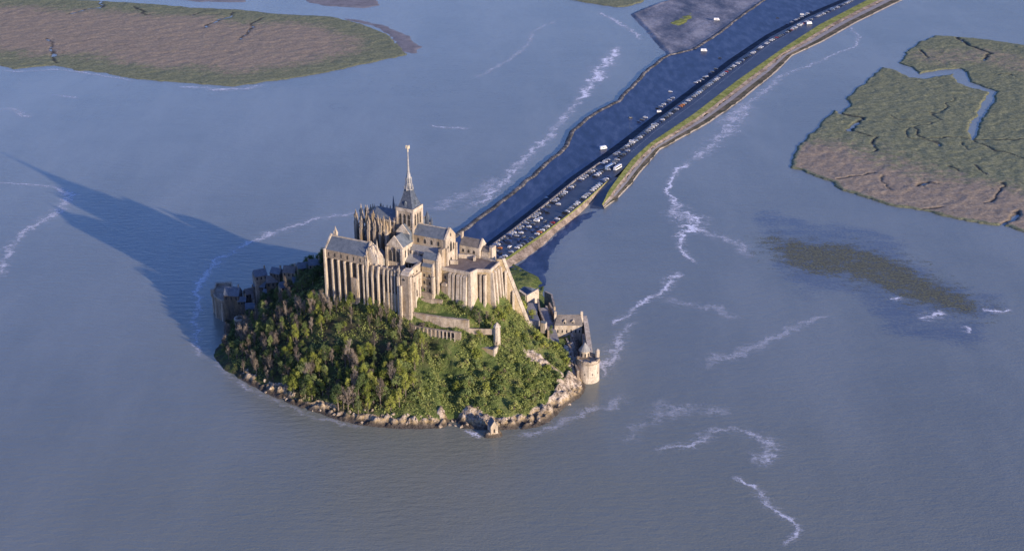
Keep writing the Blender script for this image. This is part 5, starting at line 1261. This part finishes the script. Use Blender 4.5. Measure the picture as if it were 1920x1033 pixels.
MB().box(31.4, 35.0, 12, 15.2, 61.5, 63.0).build('annexe_roof', M['pale'], te)
for u in (32.5, 37.9): window(te, 'n', u, 11.6, 65, 67.6, 1.2, False, mat='opening')
# west face and great sloping buttress
MB().hull8([(59.0, -12.5, 38), (62.6, -12.5, 38), (62.6, 1.2, 38), (59, 1.2, 38)], [(59.0, -12.5, 70.6), (60.2, -12.5, 70.6), (60.2, 1.2, 70.6), (59, 1.2, 70.6)]).build('west_face', M['ochre'], te)
for v in (.6, -3.6, -7.6, -11.2): MB().hull8([(60, v-.8, 36), (64.6, v-.8, 36), (64.6, v+.8, 36), (60, v+.8, 36)], [(60, v-.8, 70.5), (61.6, v-.8, 70), (61.6, v+.8, 70), (60, v+.8, 70.5)]).build('buttress', M['pale'], te)
gb = MB()
A8 = [(57.5, -13.6), (60.5, -15.4)]
gb.hull8([(57.5, -12.6, 34), (75.5, -24.6, 22), (74.3, -26.6, 22), (56.6, -14.6, 34)], [(57.5, -12.6, 74), (61.0, -15.0, 74.4), (60.1, -17.0, 74.4), (56.6, -14.6, 74)])
gbo = gb.build('great_sloping_buttress', M['ochre'], te)
for f, hw in ((.04, 1.0), (.27, .8), (.50, .7)):
    bu_, bv_ = 57.5+18*f, -12.6-12*f; zt_ = min(73.0, 73.0-(f-.16)*62); du, dv = .832*hw, -.555*hw; nu, nv = .555, .83
    MB().hull8([(bu_-du, bv_-dv, 26), (bu_+du, bv_+dv, 26), (bu_+du+nu*2.6, bv_+dv+nv*2.6, 26), (bu_-du+nu*2.6, bv_-dv+nv*2.6, 26)],
               [(bu_-du, bv_-dv, zt_), (bu_+du, bv_+dv, zt_), (bu_+du+nu*1.6, bv_+dv+nv*1.6, zt_-1), (bu_-du+nu*1.6, bv_-dv+nv*1.6, zt_-1)]).build('rib', M['pale'], gbo)
MB().hull8([(75.7, -24.5, 22), (77.9, -26.0, 22), (75.6, -29.4, 20), (73.4, -27.6, 20)], [(60.6, -14.2, 74.6), (62.0, -15.2, 74.8), (60.6, -17.8, 74.8), (59.4, -16.6, 74.6)]).build('sloping_rim', M['pale'], gbo)
for f in ():
    ub_, vb_ = 57.5+f*17, -12.6-f*11.4; zt_ = 74-f*50+3
    MB().hull8([(ub_-.6, vb_-.2, 30), (ub_+.9, vb_-1.0, 30), (ub_+1.6, vb_+.6, 30), (ub_+.1, vb_+1.4, 30)], [(57.6+(ub_-57.5)*.35-.5, -12.6+(vb_+12.6)*.35-.2, zt_), (57.6+(ub_-57.5)*.35+.8, -12.6+(vb_+12.6)*.35-.9, zt_), (57.6+(ub_-57.5)*.35+1.2, -12.6+(vb_+12.6)*.35+.2, zt_), (57.6+(ub_-57.5)*.35, -12.6+(vb_+12.6)*.35+.8, zt_)]).build('rib', M['pale'], gbo)
# long low buildings behind the terrace
so_ = root('south_lodging', 38, -20, 60, 'long low lodging with a brown slate roof behind the terrace', 'building')
MB().box(29, 44, -23, -14.2, 50, 79.0).build('wall', M['pale'], so_)
MB().gable(29.2, 43.6, -23, -14.2, 79.0, 83.6, 'u', .3).build('roof', M['slateb'], so_)
MB().gable(43.4, 44.4, -23.4, -13.8, 79.2, 84.6, 'u', 0).build('gable_parapet', M['pale'], so_)
b = MB(); b.box(28.4, 29.6, -19.2, -17.4, 79, 87); b.build('chimney', M['pale'], so_)
b = MB(); b.box(44.4, 50, -22.5, -16.0, 50, 76.5); b.build('wing', M['pale'], so_); MB().gable(44.5, 50, -22.5, -16, 76.5, 79.5, 'u', .2).build('roof', M['slateb'], so_)
MB().box(50, 52.2, -22, -16.5, 50, 80).build('chimney', M['pale'], so_)
for u in (32, 36, 40): window(so_, 'n', u, -14.2, 74.5, 76.8, 1.3, False, mat='opening')
for p, q in (((31, -9.5), (41.5, -12.5)), ((41.5, -12.5), (43, -8.6))): parapet(p, q, 71.8, 74.6, .7, 'pale', so_, 'low_wall')
parapet((31.0, 2.2), (35.8, 0.6), 71.8, 74.4, .8, 'pale', so_, 'low_wall')
# ---------------- garden terraces below
def wall_line(label, pts, top, depth, th=.8, mat='stone', name='garden_wall', cat='wall', group=None, slope=None):
    r = root(name, pts[0][0], pts[0][1], 0, label, cat, group); b = MB()
    for k, (p, q) in enumerate(zip(pts[:-1], pts[1:])):
        d = Vector((q[0]-p[0], q[1]-p[1])).normalized(); n_ = Vector((-d.y, d.x))*th; e = d*.02
        za, zb = (top, top) if slope is None else (slope[k], slope[k+1])
        b.uvprism([(p[0]-n_.x, p[1]-n_.y), (q[0]-n_.x, q[1]-n_.y), (q[0]+n_.x, q[1]+n_.y), (p[0]+n_.x, p[1]+n_.y)], [za-depth, zb-depth, zb-depth, za-depth], [za, zb, zb, za])
    # one mesh thing at its base
    me = b.mesh(name, r.location); me.materials.append(M[mat]); loc = r.location.copy(); props = {k: r[k] for k in r.keys()}
    bpy.data.objects.remove(r)
    o = bpy.data.objects.new(name, me); COL.objects.link(o); o.location = loc
    for k, v in props.items(): o[k] = v
    return o
wall_line('broad-topped pale garden wall below the shaded lawn', [(19.5, 31.5), (40, 29.0), (57, 25.5)], 46.6, 8, 1.1, 'stone')
b = MB(); b.uvprism([(20, 20), (50, 14), (55, 24.4), (20, 30)], 40, 46.2); tag(b.build('garden_lawn', M['grass'], org=(*xy(38, 22), 40)), 'sloping green lawn under the lodgings', kind='structure')
wall_line('lower garden wall with dark openings above the wood', [(19.5, 37.5), (37, 36), (55, 32.5)], 40.5, 8, .7, 'grim')
o = wall_line('grim shaded wall at the top of the lawn', [(20, 21.5), (34, 18.5)], 53, 8, 1.0, 'grim')
for k in range(11):
    u = 23.3+k*2.7; v = 37.6-k*.32
    X0, Y0 = xy(u, v); z0 = hz(X0, Y0)
    o = MB().box(u-.7, u+.7, v-.3, v+.3, max(z0, 36.6), 39.4).build('wall_niche', M['opening'], org=(X0, Y0, z0)); tag(o, 'dark recess in the lower garden wall between two stone posts', 'niche', 'dark recesses of the lower garden wall')
for k in range(12):
    u = 22+k*2.7; v = 38.6-(k*.32)
    X0, Y0 = xy(u, v); z0 = hz(X0, Y0)
    o = MB().box(u-.22, u+.22, v-.22, v+.22, z0-.5, 40.4).build('stone_post', M['pale'], org=(X0, Y0, z0)); tag(o, 'thin stone post standing against the lower garden wall', 'post', 'posts along the lower garden wall')
wall_line('thin pale wall crossing to the tall ruined turret', [(57, 26), (66, 22.5), (72, 19.5)], 41, 4, .35, 'stone')
# ruined turret
rt = root('ruined_turret', 74, 19.5, 28, 'tall pale ruined turret with a stubby cone cap on the green slope', 'turret')
b = MB(); b.fru(74, 19.5, 2.6, 2.1, 26, 43, 8); b.build('shaft', M['pale'], rt)
b = MB(); b.fru(74, 19.5, 2.6, .3, 43, 46, 8); b.build('cap', M['pale'], rt)
MB().hull8([(73, 18, 18), (78, 20, 18), (77, 25, 18), (73, 24, 18)], [(73.2, 18.4, 36), (75.4, 19.2, 36), (75, 21.5, 34), (73.2, 21.5, 34)]).build('rocky_foot', M['rock'], rt)
ru = root('ruined_house', 72, 27, 25, 'small roofless ochre ruin below the ruined turret', 'ruin')
MB().box(67.5, 75.6, 27.5, 28.4, 22, 30.5).build('front_wall', M['ochre'], ru)
MB().box(67.5, 75.6, 23.0, 27.5, 22, 30.1).build('flat_top', M['path'], ru)
MB().box(75.6, 76.6, 23.0, 28.4, 20, 31.2).build('side_wall', M['pale'], ru)
window(ru, 'n', 71, 28.4, 25.5, 28, 1.6, False, False, mat='opening')

# ================================================================== RIGHT-HAND SIDE
wall_line('pale enclosing wall of the upper yard, topped by a small corner pinnacle', [(44, -64), (56, -60), (62, -66)], 33, 16, .9, 'pale', 'yard_wall', slope=[33, 30, 34])
wy = root('yard_building', 52, -72, 20, 'small walled stone yard house at the top of the ramp', 'building')
MB().box(46, 58, -76, -66, 14, 28).build('wall', M['pale'], wy); MB().hip(46, 58, -76, -66, 28, 31, 'u', 4).build('roof', M['slate'], wy)
# ramps
def ramp_sheet(name, label, pts, wdt, mat='path'):
    P_ = [xy(u, v) for u, v, z in pts]; zs = [z for _, _, z in pts]
    Rr = resample(P_, 24); s0 = np.r_[0, np.cumsum(np.hypot(*np.diff(np.array(P_), axis=0).T))]
    zz = np.interp(np.linspace(0, s0[-1], 24), s0, zs); tx, ty = np.gradient(Rr[:, 0]), np.gradient(Rr[:, 1]); L = np.hypot(tx, ty)
    b = MB()
    for i in range(23):
        c = []
        for k, sg in ((i, -1), (i+1, -1), (i+1, 1), (i, 1)): c.append((Rr[k, 0]-ty[k]/L[k]*wdt*sg, Rr[k, 1]+tx[k]/L[k]*wdt*sg))
        b.prism(c, [zz[i]-6, zz[i+1]-6, zz[i+1]-6, zz[i]-6], [zz[i], zz[i+1], zz[i+1], zz[i]])
    tag(b.build(name, M[mat], org=(P_[0][0], P_[0][1], zs[0]-6)), label, kind='structure')
ramp_sheet('ramp_path', 'upper grey ramp beside the big buttress', [(62, -58, 26), (68, -44, 25), (76, -32, 26)], 3.6)
ramp_sheet('ramp_road', 'lower grey ramp towards the barracks', [(66, -66, 20), (74, -54, 18), (84, -42, 17), (92, -30, 16)], 2.8)
wall_line('dark-faced wall between the two ramps', [(64, -62), (71, -50), (82, -36), (88, -28)], 24, 9, .6, 'grim', 'ramp_wall', slope=[28, 26, 24, 23])
wall_line('pale outer wall along the lower ramp', [(68, -72), (78, -60), (86, -50)], 20, 14, .6, 'stone', 'ramp_wall', slope=[22, 20, 18])
sm = root('guard_hut', 84, -30, 24, 'small white hut at the foot of the upper ramp', 'hut')
MB().box(82, 85.5, -31, -28.5, 20, 27.5).build('wall', M['pale'], sm); MB().gable(82, 85.5, -31, -28.5, 27.5, 28.8, 'u', .2).build('roof', M['slate'], sm)
# barracks
th_b = None
fa = root('barracks', 95, -48, 10, 'long barracks house with a dark hipped slate roof and two white dormers', 'building')
# house is nearly square to the picture: its own direction
fx0, fy0 = G(1040, 610, 20); fx1, fy1 = G(1092, 610, 20)
def FQ(a, d):      # a along the front 0..1, d metres behind the front
    return (fx0+(fx1-fx0)*a+0.05*d, fy0+(fy1-fy0)*a+d)
MB().prism([FQ(0, 0), FQ(1, 0), FQ(1, 9), FQ(0, 9)], 2, 20).build('wall', M['pale'], fa)
b = MB(); i = 0
for (a, d, z) in ((-.01, -.4, 20), (1.01, -.4, 20), (1.01, 9.4, 20), (-.01, 9.4, 20), (.10, 4.5, 26), (.93, 4.5, 26)): p = FQ(a, d); b.v.append((p[0], p[1], z))
b.f += [(0, 1, 5, 4), (1, 2, 5), (2, 3, 4, 5), (3, 0, 4), (3, 2, 1, 0)]
rf = b.build('roof', M['slateb'], fa)
for a in (.36, .66):
    d = MB(); p0, p1, p2, p3 = FQ(a-.045, .5), FQ(a+.045, .5), FQ(a+.045, 3), FQ(a-.045, 3)
    d.prism([p0, p1, p2, p3], 20.6, 22.6); i = len(d.v); pm, pk = FQ(a, .3), FQ(a, 3)
    q0, q1, q2, q3 = FQ(a-.055, .3), FQ(a+.055, .3), FQ(a+.055, 3), FQ(a-.055, 3)
    d.v += [(*q0, 22.62), (*q1, 22.62), (*pm, 23.7), (*q3, 22.62), (*q2, 22.62), (*pk, 23.7)]; d.f += [(i, i+1, i+2), (i+3, i+5, i+4), (i, i+2, i+5, i+3), (i+1, i+4, i+5, i+2), (i, i+3, i+4, i+1)]
    dm = d.build('dormer', M['pale'], rf)
    w2 = MB(); pw0, pw1 = FQ(a-.025, .38), FQ(a+.025, .38); w2.face([(*pw0, 21), (*pw1, 21), (*pw1, 22.4), (*pw0, 22.4)]); w2.build('pane', M['glass'], dm)
for a in (.12, .28, .44, .6, .76, .9):
    for z in (14.5,):
        w2 = MB(); pw0, pw1 = FQ(a-.022, -.12), FQ(a+.022, -.12); w2.face([(*pw0, z), (*pw1, z), (*pw1, z+2.2), (*pw0, z+2.2)]); w2.build('window', M['glass'], fa)
for a in (.02, .97):
    p = FQ(a, 4.5); MB().frustum(p[0], p[1], 1.3, 1.1, 19, 28.5, 4, math.pi/4).build('chimney', M['pale'], fa)
# thick sea wall from the barracks to the lighthouse turret and tower
def world_wall(label, pts, zt, zb, th=1.0, mat='pale', name='rampart', cat='wall', group=None):
    b = MB()
    for k, (p, q) in enumerate(zip(pts[:-1], pts[1:])):
        d = Vector((q[0]-p[0], q[1]-p[1])).normalized(); n_ = Vector((-d.y, d.x))*th
        za, zc = (zt[k], zt[k+1]) if isinstance(zt, (list, tuple)) else (zt, zt)
        b.prism([(p[0]-n_.x, p[1]-n_.y), (q[0]-n_.x, q[1]-n_.y), (q[0]+n_.x, q[1]+n_.y), (p[0]+n_.x, p[1]+n_.y)], [zb]*4, [za, zc, zc, za])
    o = b.build(name, M[mat], org=(pts[0][0], pts[0][1], zb)); return tag(o, label, cat, group)
world_wall('thick pale sea wall running down from the barracks chimney to the conical turret', [G(1096, 592, 22), G(1100, 612, 20), G(1104, 645, 15), G(1108, 672, 13)], [22, 20, 17, 14], -1, 1.6)
world_wall('short pale wall inside the sea wall by the barracks', [G(1094, 628, 14), G(1096, 650, 12)], [15, 14], 0, .9, 'pale', 'rampart')
world_wall('grey curving rampart above the dark ditch beside the green slope', [G(1062, 640, 10), G(1070, 658, 10), G(1076, 680, 10), G(1084, 700, 9)], [13, 12, 12, 11], -1, .7, 'grim')
world_wall('dark curved wall hugging the water behind the ramps', [G(1022, 560, 6), G(1034, 566, 6), G(1040, 585, 8)], [12, 12, 12], -1, .7, 'stone')
world_wall('low wall linking the ramp to the barracks front', [G(1024, 580, 14), G(1034, 604, 14), G(1040, 616, 13)], [17, 16, 15], 0, .7, 'stone')
lt = root('lookout_turret', 115, -22, 8, 'small round turret with a pale conical roof beside the big round tower', 'turret')
lx, ly = G(1096, 676, 10)
MB().frustum(lx, ly, 3.4, 3.3, -1, 18, 14).build('drum', M['pale'], lt)
MB().frustum(lx, ly, 4.1, .15, 18, 23.2, 14).build('cone_roof', M['paleroof'], lt)
for a in (-2.2, -1.5, -.8):
    p = (lx+3.38*math.cos(a), ly+3.38*math.sin(a)); q = (-math.sin(a)*.4, math.cos(a)*.4)
    w2 = MB(); w2.face([(p[0]-q[0], p[1]-q[1], 13.5), (p[0]+q[0], p[1]+q[1], 13.5), (p[0]+q[0], p[1]+q[1], 16.5), (p[0]-q[0], p[1]-q[1], 16.5)]); w2.build('window', M['glass'], lt)
gt = root('round_tower', 124, -11, 0, 'stout round stone tower standing in the water at the right-hand corner', 'tower')
tx_, ty_ = G(1102, 710, 0)
b = MB(); b.frustum(tx_, ty_, 7.7, 7.3, -2, 13.2, 28); b.build('wall', M['pale'], gt)
b = MB(); b.frustum(tx_, ty_, 7.9, 7.9, 13.2, 14.0, 28); b.build('string_course', M['stone'], gt)
b = MB(); n = 28
for (r0, r1, z0, z1) in ((7.5, 6.3, 14.0, 15.8),):
    for k in range(n):
        a0, a1 = 2*math.pi*k/n, 2*math.pi*(k+1)/n
        if 0.45*math.pi < a0 < 0.85*math.pi: continue
        zt = z1 if k % 3 else z1-.7
        b.prism([(tx_+r1*math.cos(a0), ty_+r1*math.sin(a0)), (tx_+r0*math.cos(a0), ty_+r0*math.sin(a0)), (tx_+r0*math.cos(a1), ty_+r0*math.sin(a1)), (tx_+r1*math.cos(a1), ty_+r1*math.sin(a1))], z0, zt)
b.build('battlement', M['stone'], gt)
b = MB(); b.frustum(tx_+6.1, ty_+2.6, 1.5, 1.4, 10, 19.5, 10); b.frustum(tx_+6.1, ty_+2.6, 1.6, .1, 19.5, 20.6, 10); b.build('bartizan', M['pale'], gt)
for a in (-2.5, -1.9, -1.2, -.6):
    p = (tx_+7.52*math.cos(a), ty_+7.52*math.sin(a)); q = (-math.sin(a)*.3, math.cos(a)*.3)
    w2 = MB(); w2.face([(p[0]-q[0], p[1]-q[1], 6), (p[0]+q[0], p[1]+q[1], 6), (p[0]+q[0]*1, p[1]+q[1], 7.2), (p[0]-q[0], p[1]-q[1], 7.2)]); w2.build('gun_loop', M['opening'], gt)

# chapel on its rock
cx0_, cy0_ = G(924, 812, 1)
cr_ = MB(); r_ = random.Random(4)
Xr, Yr = np.meshgrid(np.arange(cx0_-9, cx0_+9, .7), np.arange(cy0_-8, cy0_+8, .7))
dr_ = np.hypot((Xr-cx0_)/6.4, (Yr-cy0_)/5.4)+(fbm(Xr, Yr, 4, 3)-.45)*.6
Zr = ss(1.05, .55, dr_)*4.2-1.2+ss(1.1, .8, dr_)*(np.abs(fbm(Xr, Yr, 3, 3)-.45)*5-.6)
Zr = np.where((np.abs(Xr-cx0_) < 3) & (np.abs(Yr-cy0_) < 3), np.minimum(Zr, 3.2), Zr)
tag(grid_mesh('chapel_rock', Xr, Yr, Zr, M['turf'], {'rock': Xr*0+1, 'litter_shade': Xr*0}, mask=dr_ < 1.3), 'rock outcrop under the little chapel', kind='structure')
cpl = empty('little_chapel', (cx0_, cy0_, 2), 'tiny steep-roofed stone chapel on a rock at the front shoreline', 'chapel')
def CQ(a, d, z): 
    ca, sa = math.cos(R(20)), math.sin(R(20)); return (cx0_+a*ca-d*sa, cy0_+a*sa+d*ca, z)
b = MB(); b.prism([CQ(-2.3, -2.9, 0)[:2], CQ(2.3, -2.9, 0)[:2], CQ(2.3, 2.9, 0)[:2], CQ(-2.3, 2.9, 0)[:2]], .5, 7.2)
i = len(b.v); b.v += [CQ(-2.3, -2.9, 7.2), CQ(2.3, -2.9, 7.2), CQ(0, -2.9, 10.6)]; b.f.append((i, i+1, i+2)); i = len(b.v); b.v += [CQ(-2.3, 2.9, 7.2), CQ(2.3, 2.9, 7.2), CQ(0, 2.9, 10.6)]; b.f.append((i, i+2, i+1)); b.build('wall', M['pale'], cpl)
b = MB(); b.v += [CQ(-2.6, -2.8, 7.0), CQ(2.6, -2.8, 7.0), CQ(0, -2.8, 10.9), CQ(-2.6, 3.1, 7.0), CQ(2.6, 3.1, 7.0), CQ(0, 3.1, 10.9)]; b.f += [(0, 1, 2), (3, 5, 4), (0, 2, 5, 3), (1, 4, 5, 2)]; b.build('roof', M['slate'], cpl)
b = MB(); p = CQ(0, -2.9, 10.5); b.box(0, .01, 0, .01, -5, -4.99) if False else None; b.frustum(p[0], p[1], .3, .05, 10.6, 12.0, 4); b.build('finial', M['pale'], cpl)
b = MB(); b.face([CQ(-.5, -3.02, 3), CQ(.5, -3.02, 3), CQ(.5, -3.02, 5), CQ(0, -3.02, 5.6), CQ(-.5, -3.02, 5)]); b.build('door', M['opening'], cpl)

# ================================================================== LEFT-HAND VILLAGE (in the shade of the rock)
bs = root('bastion', -146, 14, 0, 'tall faceted stone bastion rising from the water at the left end', 'bastion')
bp = [G(402, 586, 0), G(407, 596, 0), G(419, 602, 0), G(433, 600, 0), G(441, 588, 0), G(438, 566, 0), G(408, 568, 0)]
MB().prism(bp, -2, 14.5).build('wall', M['grim'], bs)
ctr = (sum(p[0] for p in bp)/7, sum(p[1] for p in bp)/7)
def scl(P_, k): return [(ctr[0]+(p[0]-ctr[0])*k, ctr[1]+(p[1]-ctr[1])*k) for p in P_]
b = MB(); o_, i_ = scl(bp, 1.03), scl(bp, .9)
for k in range(7): l = (k+1) % 7; b.prism([i_[k], o_[k], o_[l], i_[l]], 14.5, 16.3)
b.build('battlement', M['stone'], bs)
for k in (0, 1, 2, 3): 
    p = bp[k]; MB().frustum(p[0], p[1], .9, .8, -2, 14, 4).build('buttress', M['pale'], bs)
p = bp[0]; MB().frustum(p[0], p[1], 1.6, 1.4, 13, 18.5, 8).build('bartizan', M['stone'], bs)
t2 = G(449, 614, 6)
st2 = empty('shore_turret', (t2[0], t2[1], 2), 'open-topped round turret between the bastion and the wood', 'turret')
b = MB(); b.frustum(t2[0], t2[1], 3.2, 3.0, -1, 12, 14); b.build('wall', M['stone'], st2)
b = MB(); n = 14
for k in range(n):
    a0, a1 = 2*math.pi*k/n, 2*math.pi*(k+1)/n
    b.prism([(t2[0]+2.5*math.cos(a0), t2[1]+2.5*math.sin(a0)), (t2[0]+3.3*math.cos(a0), t2[1]+3.3*math.sin(a0)), (t2[0]+3.3*math.cos(a1), t2[1]+3.3*math.sin(a1)), (t2[0]+2.5*math.cos(a1), t2[1]+2.5*math.sin(a1))], 12, 13.4)
b.build('battlement', M['pale'], st2)
world_wall('pale rampart climbing from the shore turret into the wood', [G(455, 603, 12), G(475, 596, 15), G(492, 586, 18), G(510, 578, 22)], [12, 16, 20, 24], 0, .8, 'stone')
world_wall('ruined ochre wall end at the left foot of the abbey', [xy(-60, 34), xy(-53, 33), xy(-47, 33.5)], [40, 46, 48], 30, .8, 'ochre')
def house(px, py, z, L_, D_, Hh, deg, label, mat='grim', roofm='slate', nwin=3):
    x, y = G(px, py, z); zb = min(z, hz(x, y))-2 if -170 < x < 145 else z-2
    r = empty('village_house', (x, y, zb), label, 'house', 'houses of the shaded village'); ca, sa = math.cos(R(deg)), math.sin(R(deg))
    Q = lambda a, d: (x+a*ca-d*sa, y+a*sa+d*ca)
    l, w_ = L_/2, D_/2
    MB().prism([Q(-l, -w_), Q(l, -w_), Q(l, w_), Q(-l, w_)], zb, z+Hh).build('wall', M[mat], r)
    b = MB(); e = .4
    for a in (-l, l): b.v += [(*Q(a*1.02, -w_-e), z+Hh-.2), (*Q(a*1.02, w_+e), z+Hh-.2), (*Q(a*1.02, 0), z+Hh+D_*.55)]
    b.f += [(0, 1, 2), (3, 5, 4), (0, 3, 4, 1), (0, 2, 5, 3), (1, 4, 5, 2)]; rf = b.build('roof', M[roofm], r)
    q = Q(l*.8, 0); MB().frustum(q[0], q[1], .7, .6, z+Hh, z+Hh+D_*.55+2.2, 4, R(deg)+math.pi/4).build('chimney', M['stone'], rf)
    for k in range(nwin):
        a = -l+(k+.5)*L_/nwin; wn = MB(); wn.face([(*Q(a-.5, -w_-.06), z+Hh*.45), (*Q(a+.5, -w_-.06), z+Hh*.45), (*Q(a+.5, -w_-.06), z+Hh*.85), (*Q(a-.5, -w_-.06), z+Hh*.85)]); wn.build('window', M['glass'], r)
hs = [(438, 564, 15, 11, 9, 6, -8, 'tall dark-roofed house standing inside the bastion'), (482, 566, 15, 8, 6, 5, 20, 'low house nearest the pale rampart'), (470, 585, 13, 7, 6, 4, 10, 'small house between the bastion and the rampart'),
      (490, 546, 24, 9, 7, 5, -15, 'house with a steep roof above the rampart'), (468, 560, 17, 7, 6, 5, 30, 'narrow house behind the bastion house'), (488, 526, 32, 9, 7, 5, 25, 'house with the highest gable left of the dark trees'),
      (505, 560, 22, 8, 6, 4, -20, 'small house at the edge of the bare trees'), (512, 538, 31, 9, 7, 5, 12, 'wide-roofed house in the middle of the shaded village'), (520, 522, 37, 8, 6, 5, -25, 'upper house beside a chimney stack'),
      (535, 545, 32, 8, 6, 4, 28, 'low house half hidden by bare trees'), (545, 520, 41, 9, 7, 5, -10, 'grey-walled house on the skyline of the village'), (560, 536, 38, 8, 6, 4, 15, 'house tucked beneath the abbey wall trees'),
      (570, 512, 46, 9, 6, 5, 22, 'high house near the abbey corner'), (585, 528, 43, 8, 6, 4, -18, 'house nearest the tall abbey buttresses'), (590, 504, 50, 8, 6, 4, 5, 'topmost house under the abbey corner'), (455, 572, 15, 6, 5, 4, 0, 'tiny house squeezed against the bastion')]
for k, h_ in enumerate(hs): house(h_[0], h_[1], h_[2]-(2 if k else 0), *h_[3:], mat=['shade_stone', 'grim', 'grim', 'shade_stone'][k % 4], roofm=['slate', 'slateb', 'slate'][k % 3])  # darkest stone puts the village shade into the wall colour
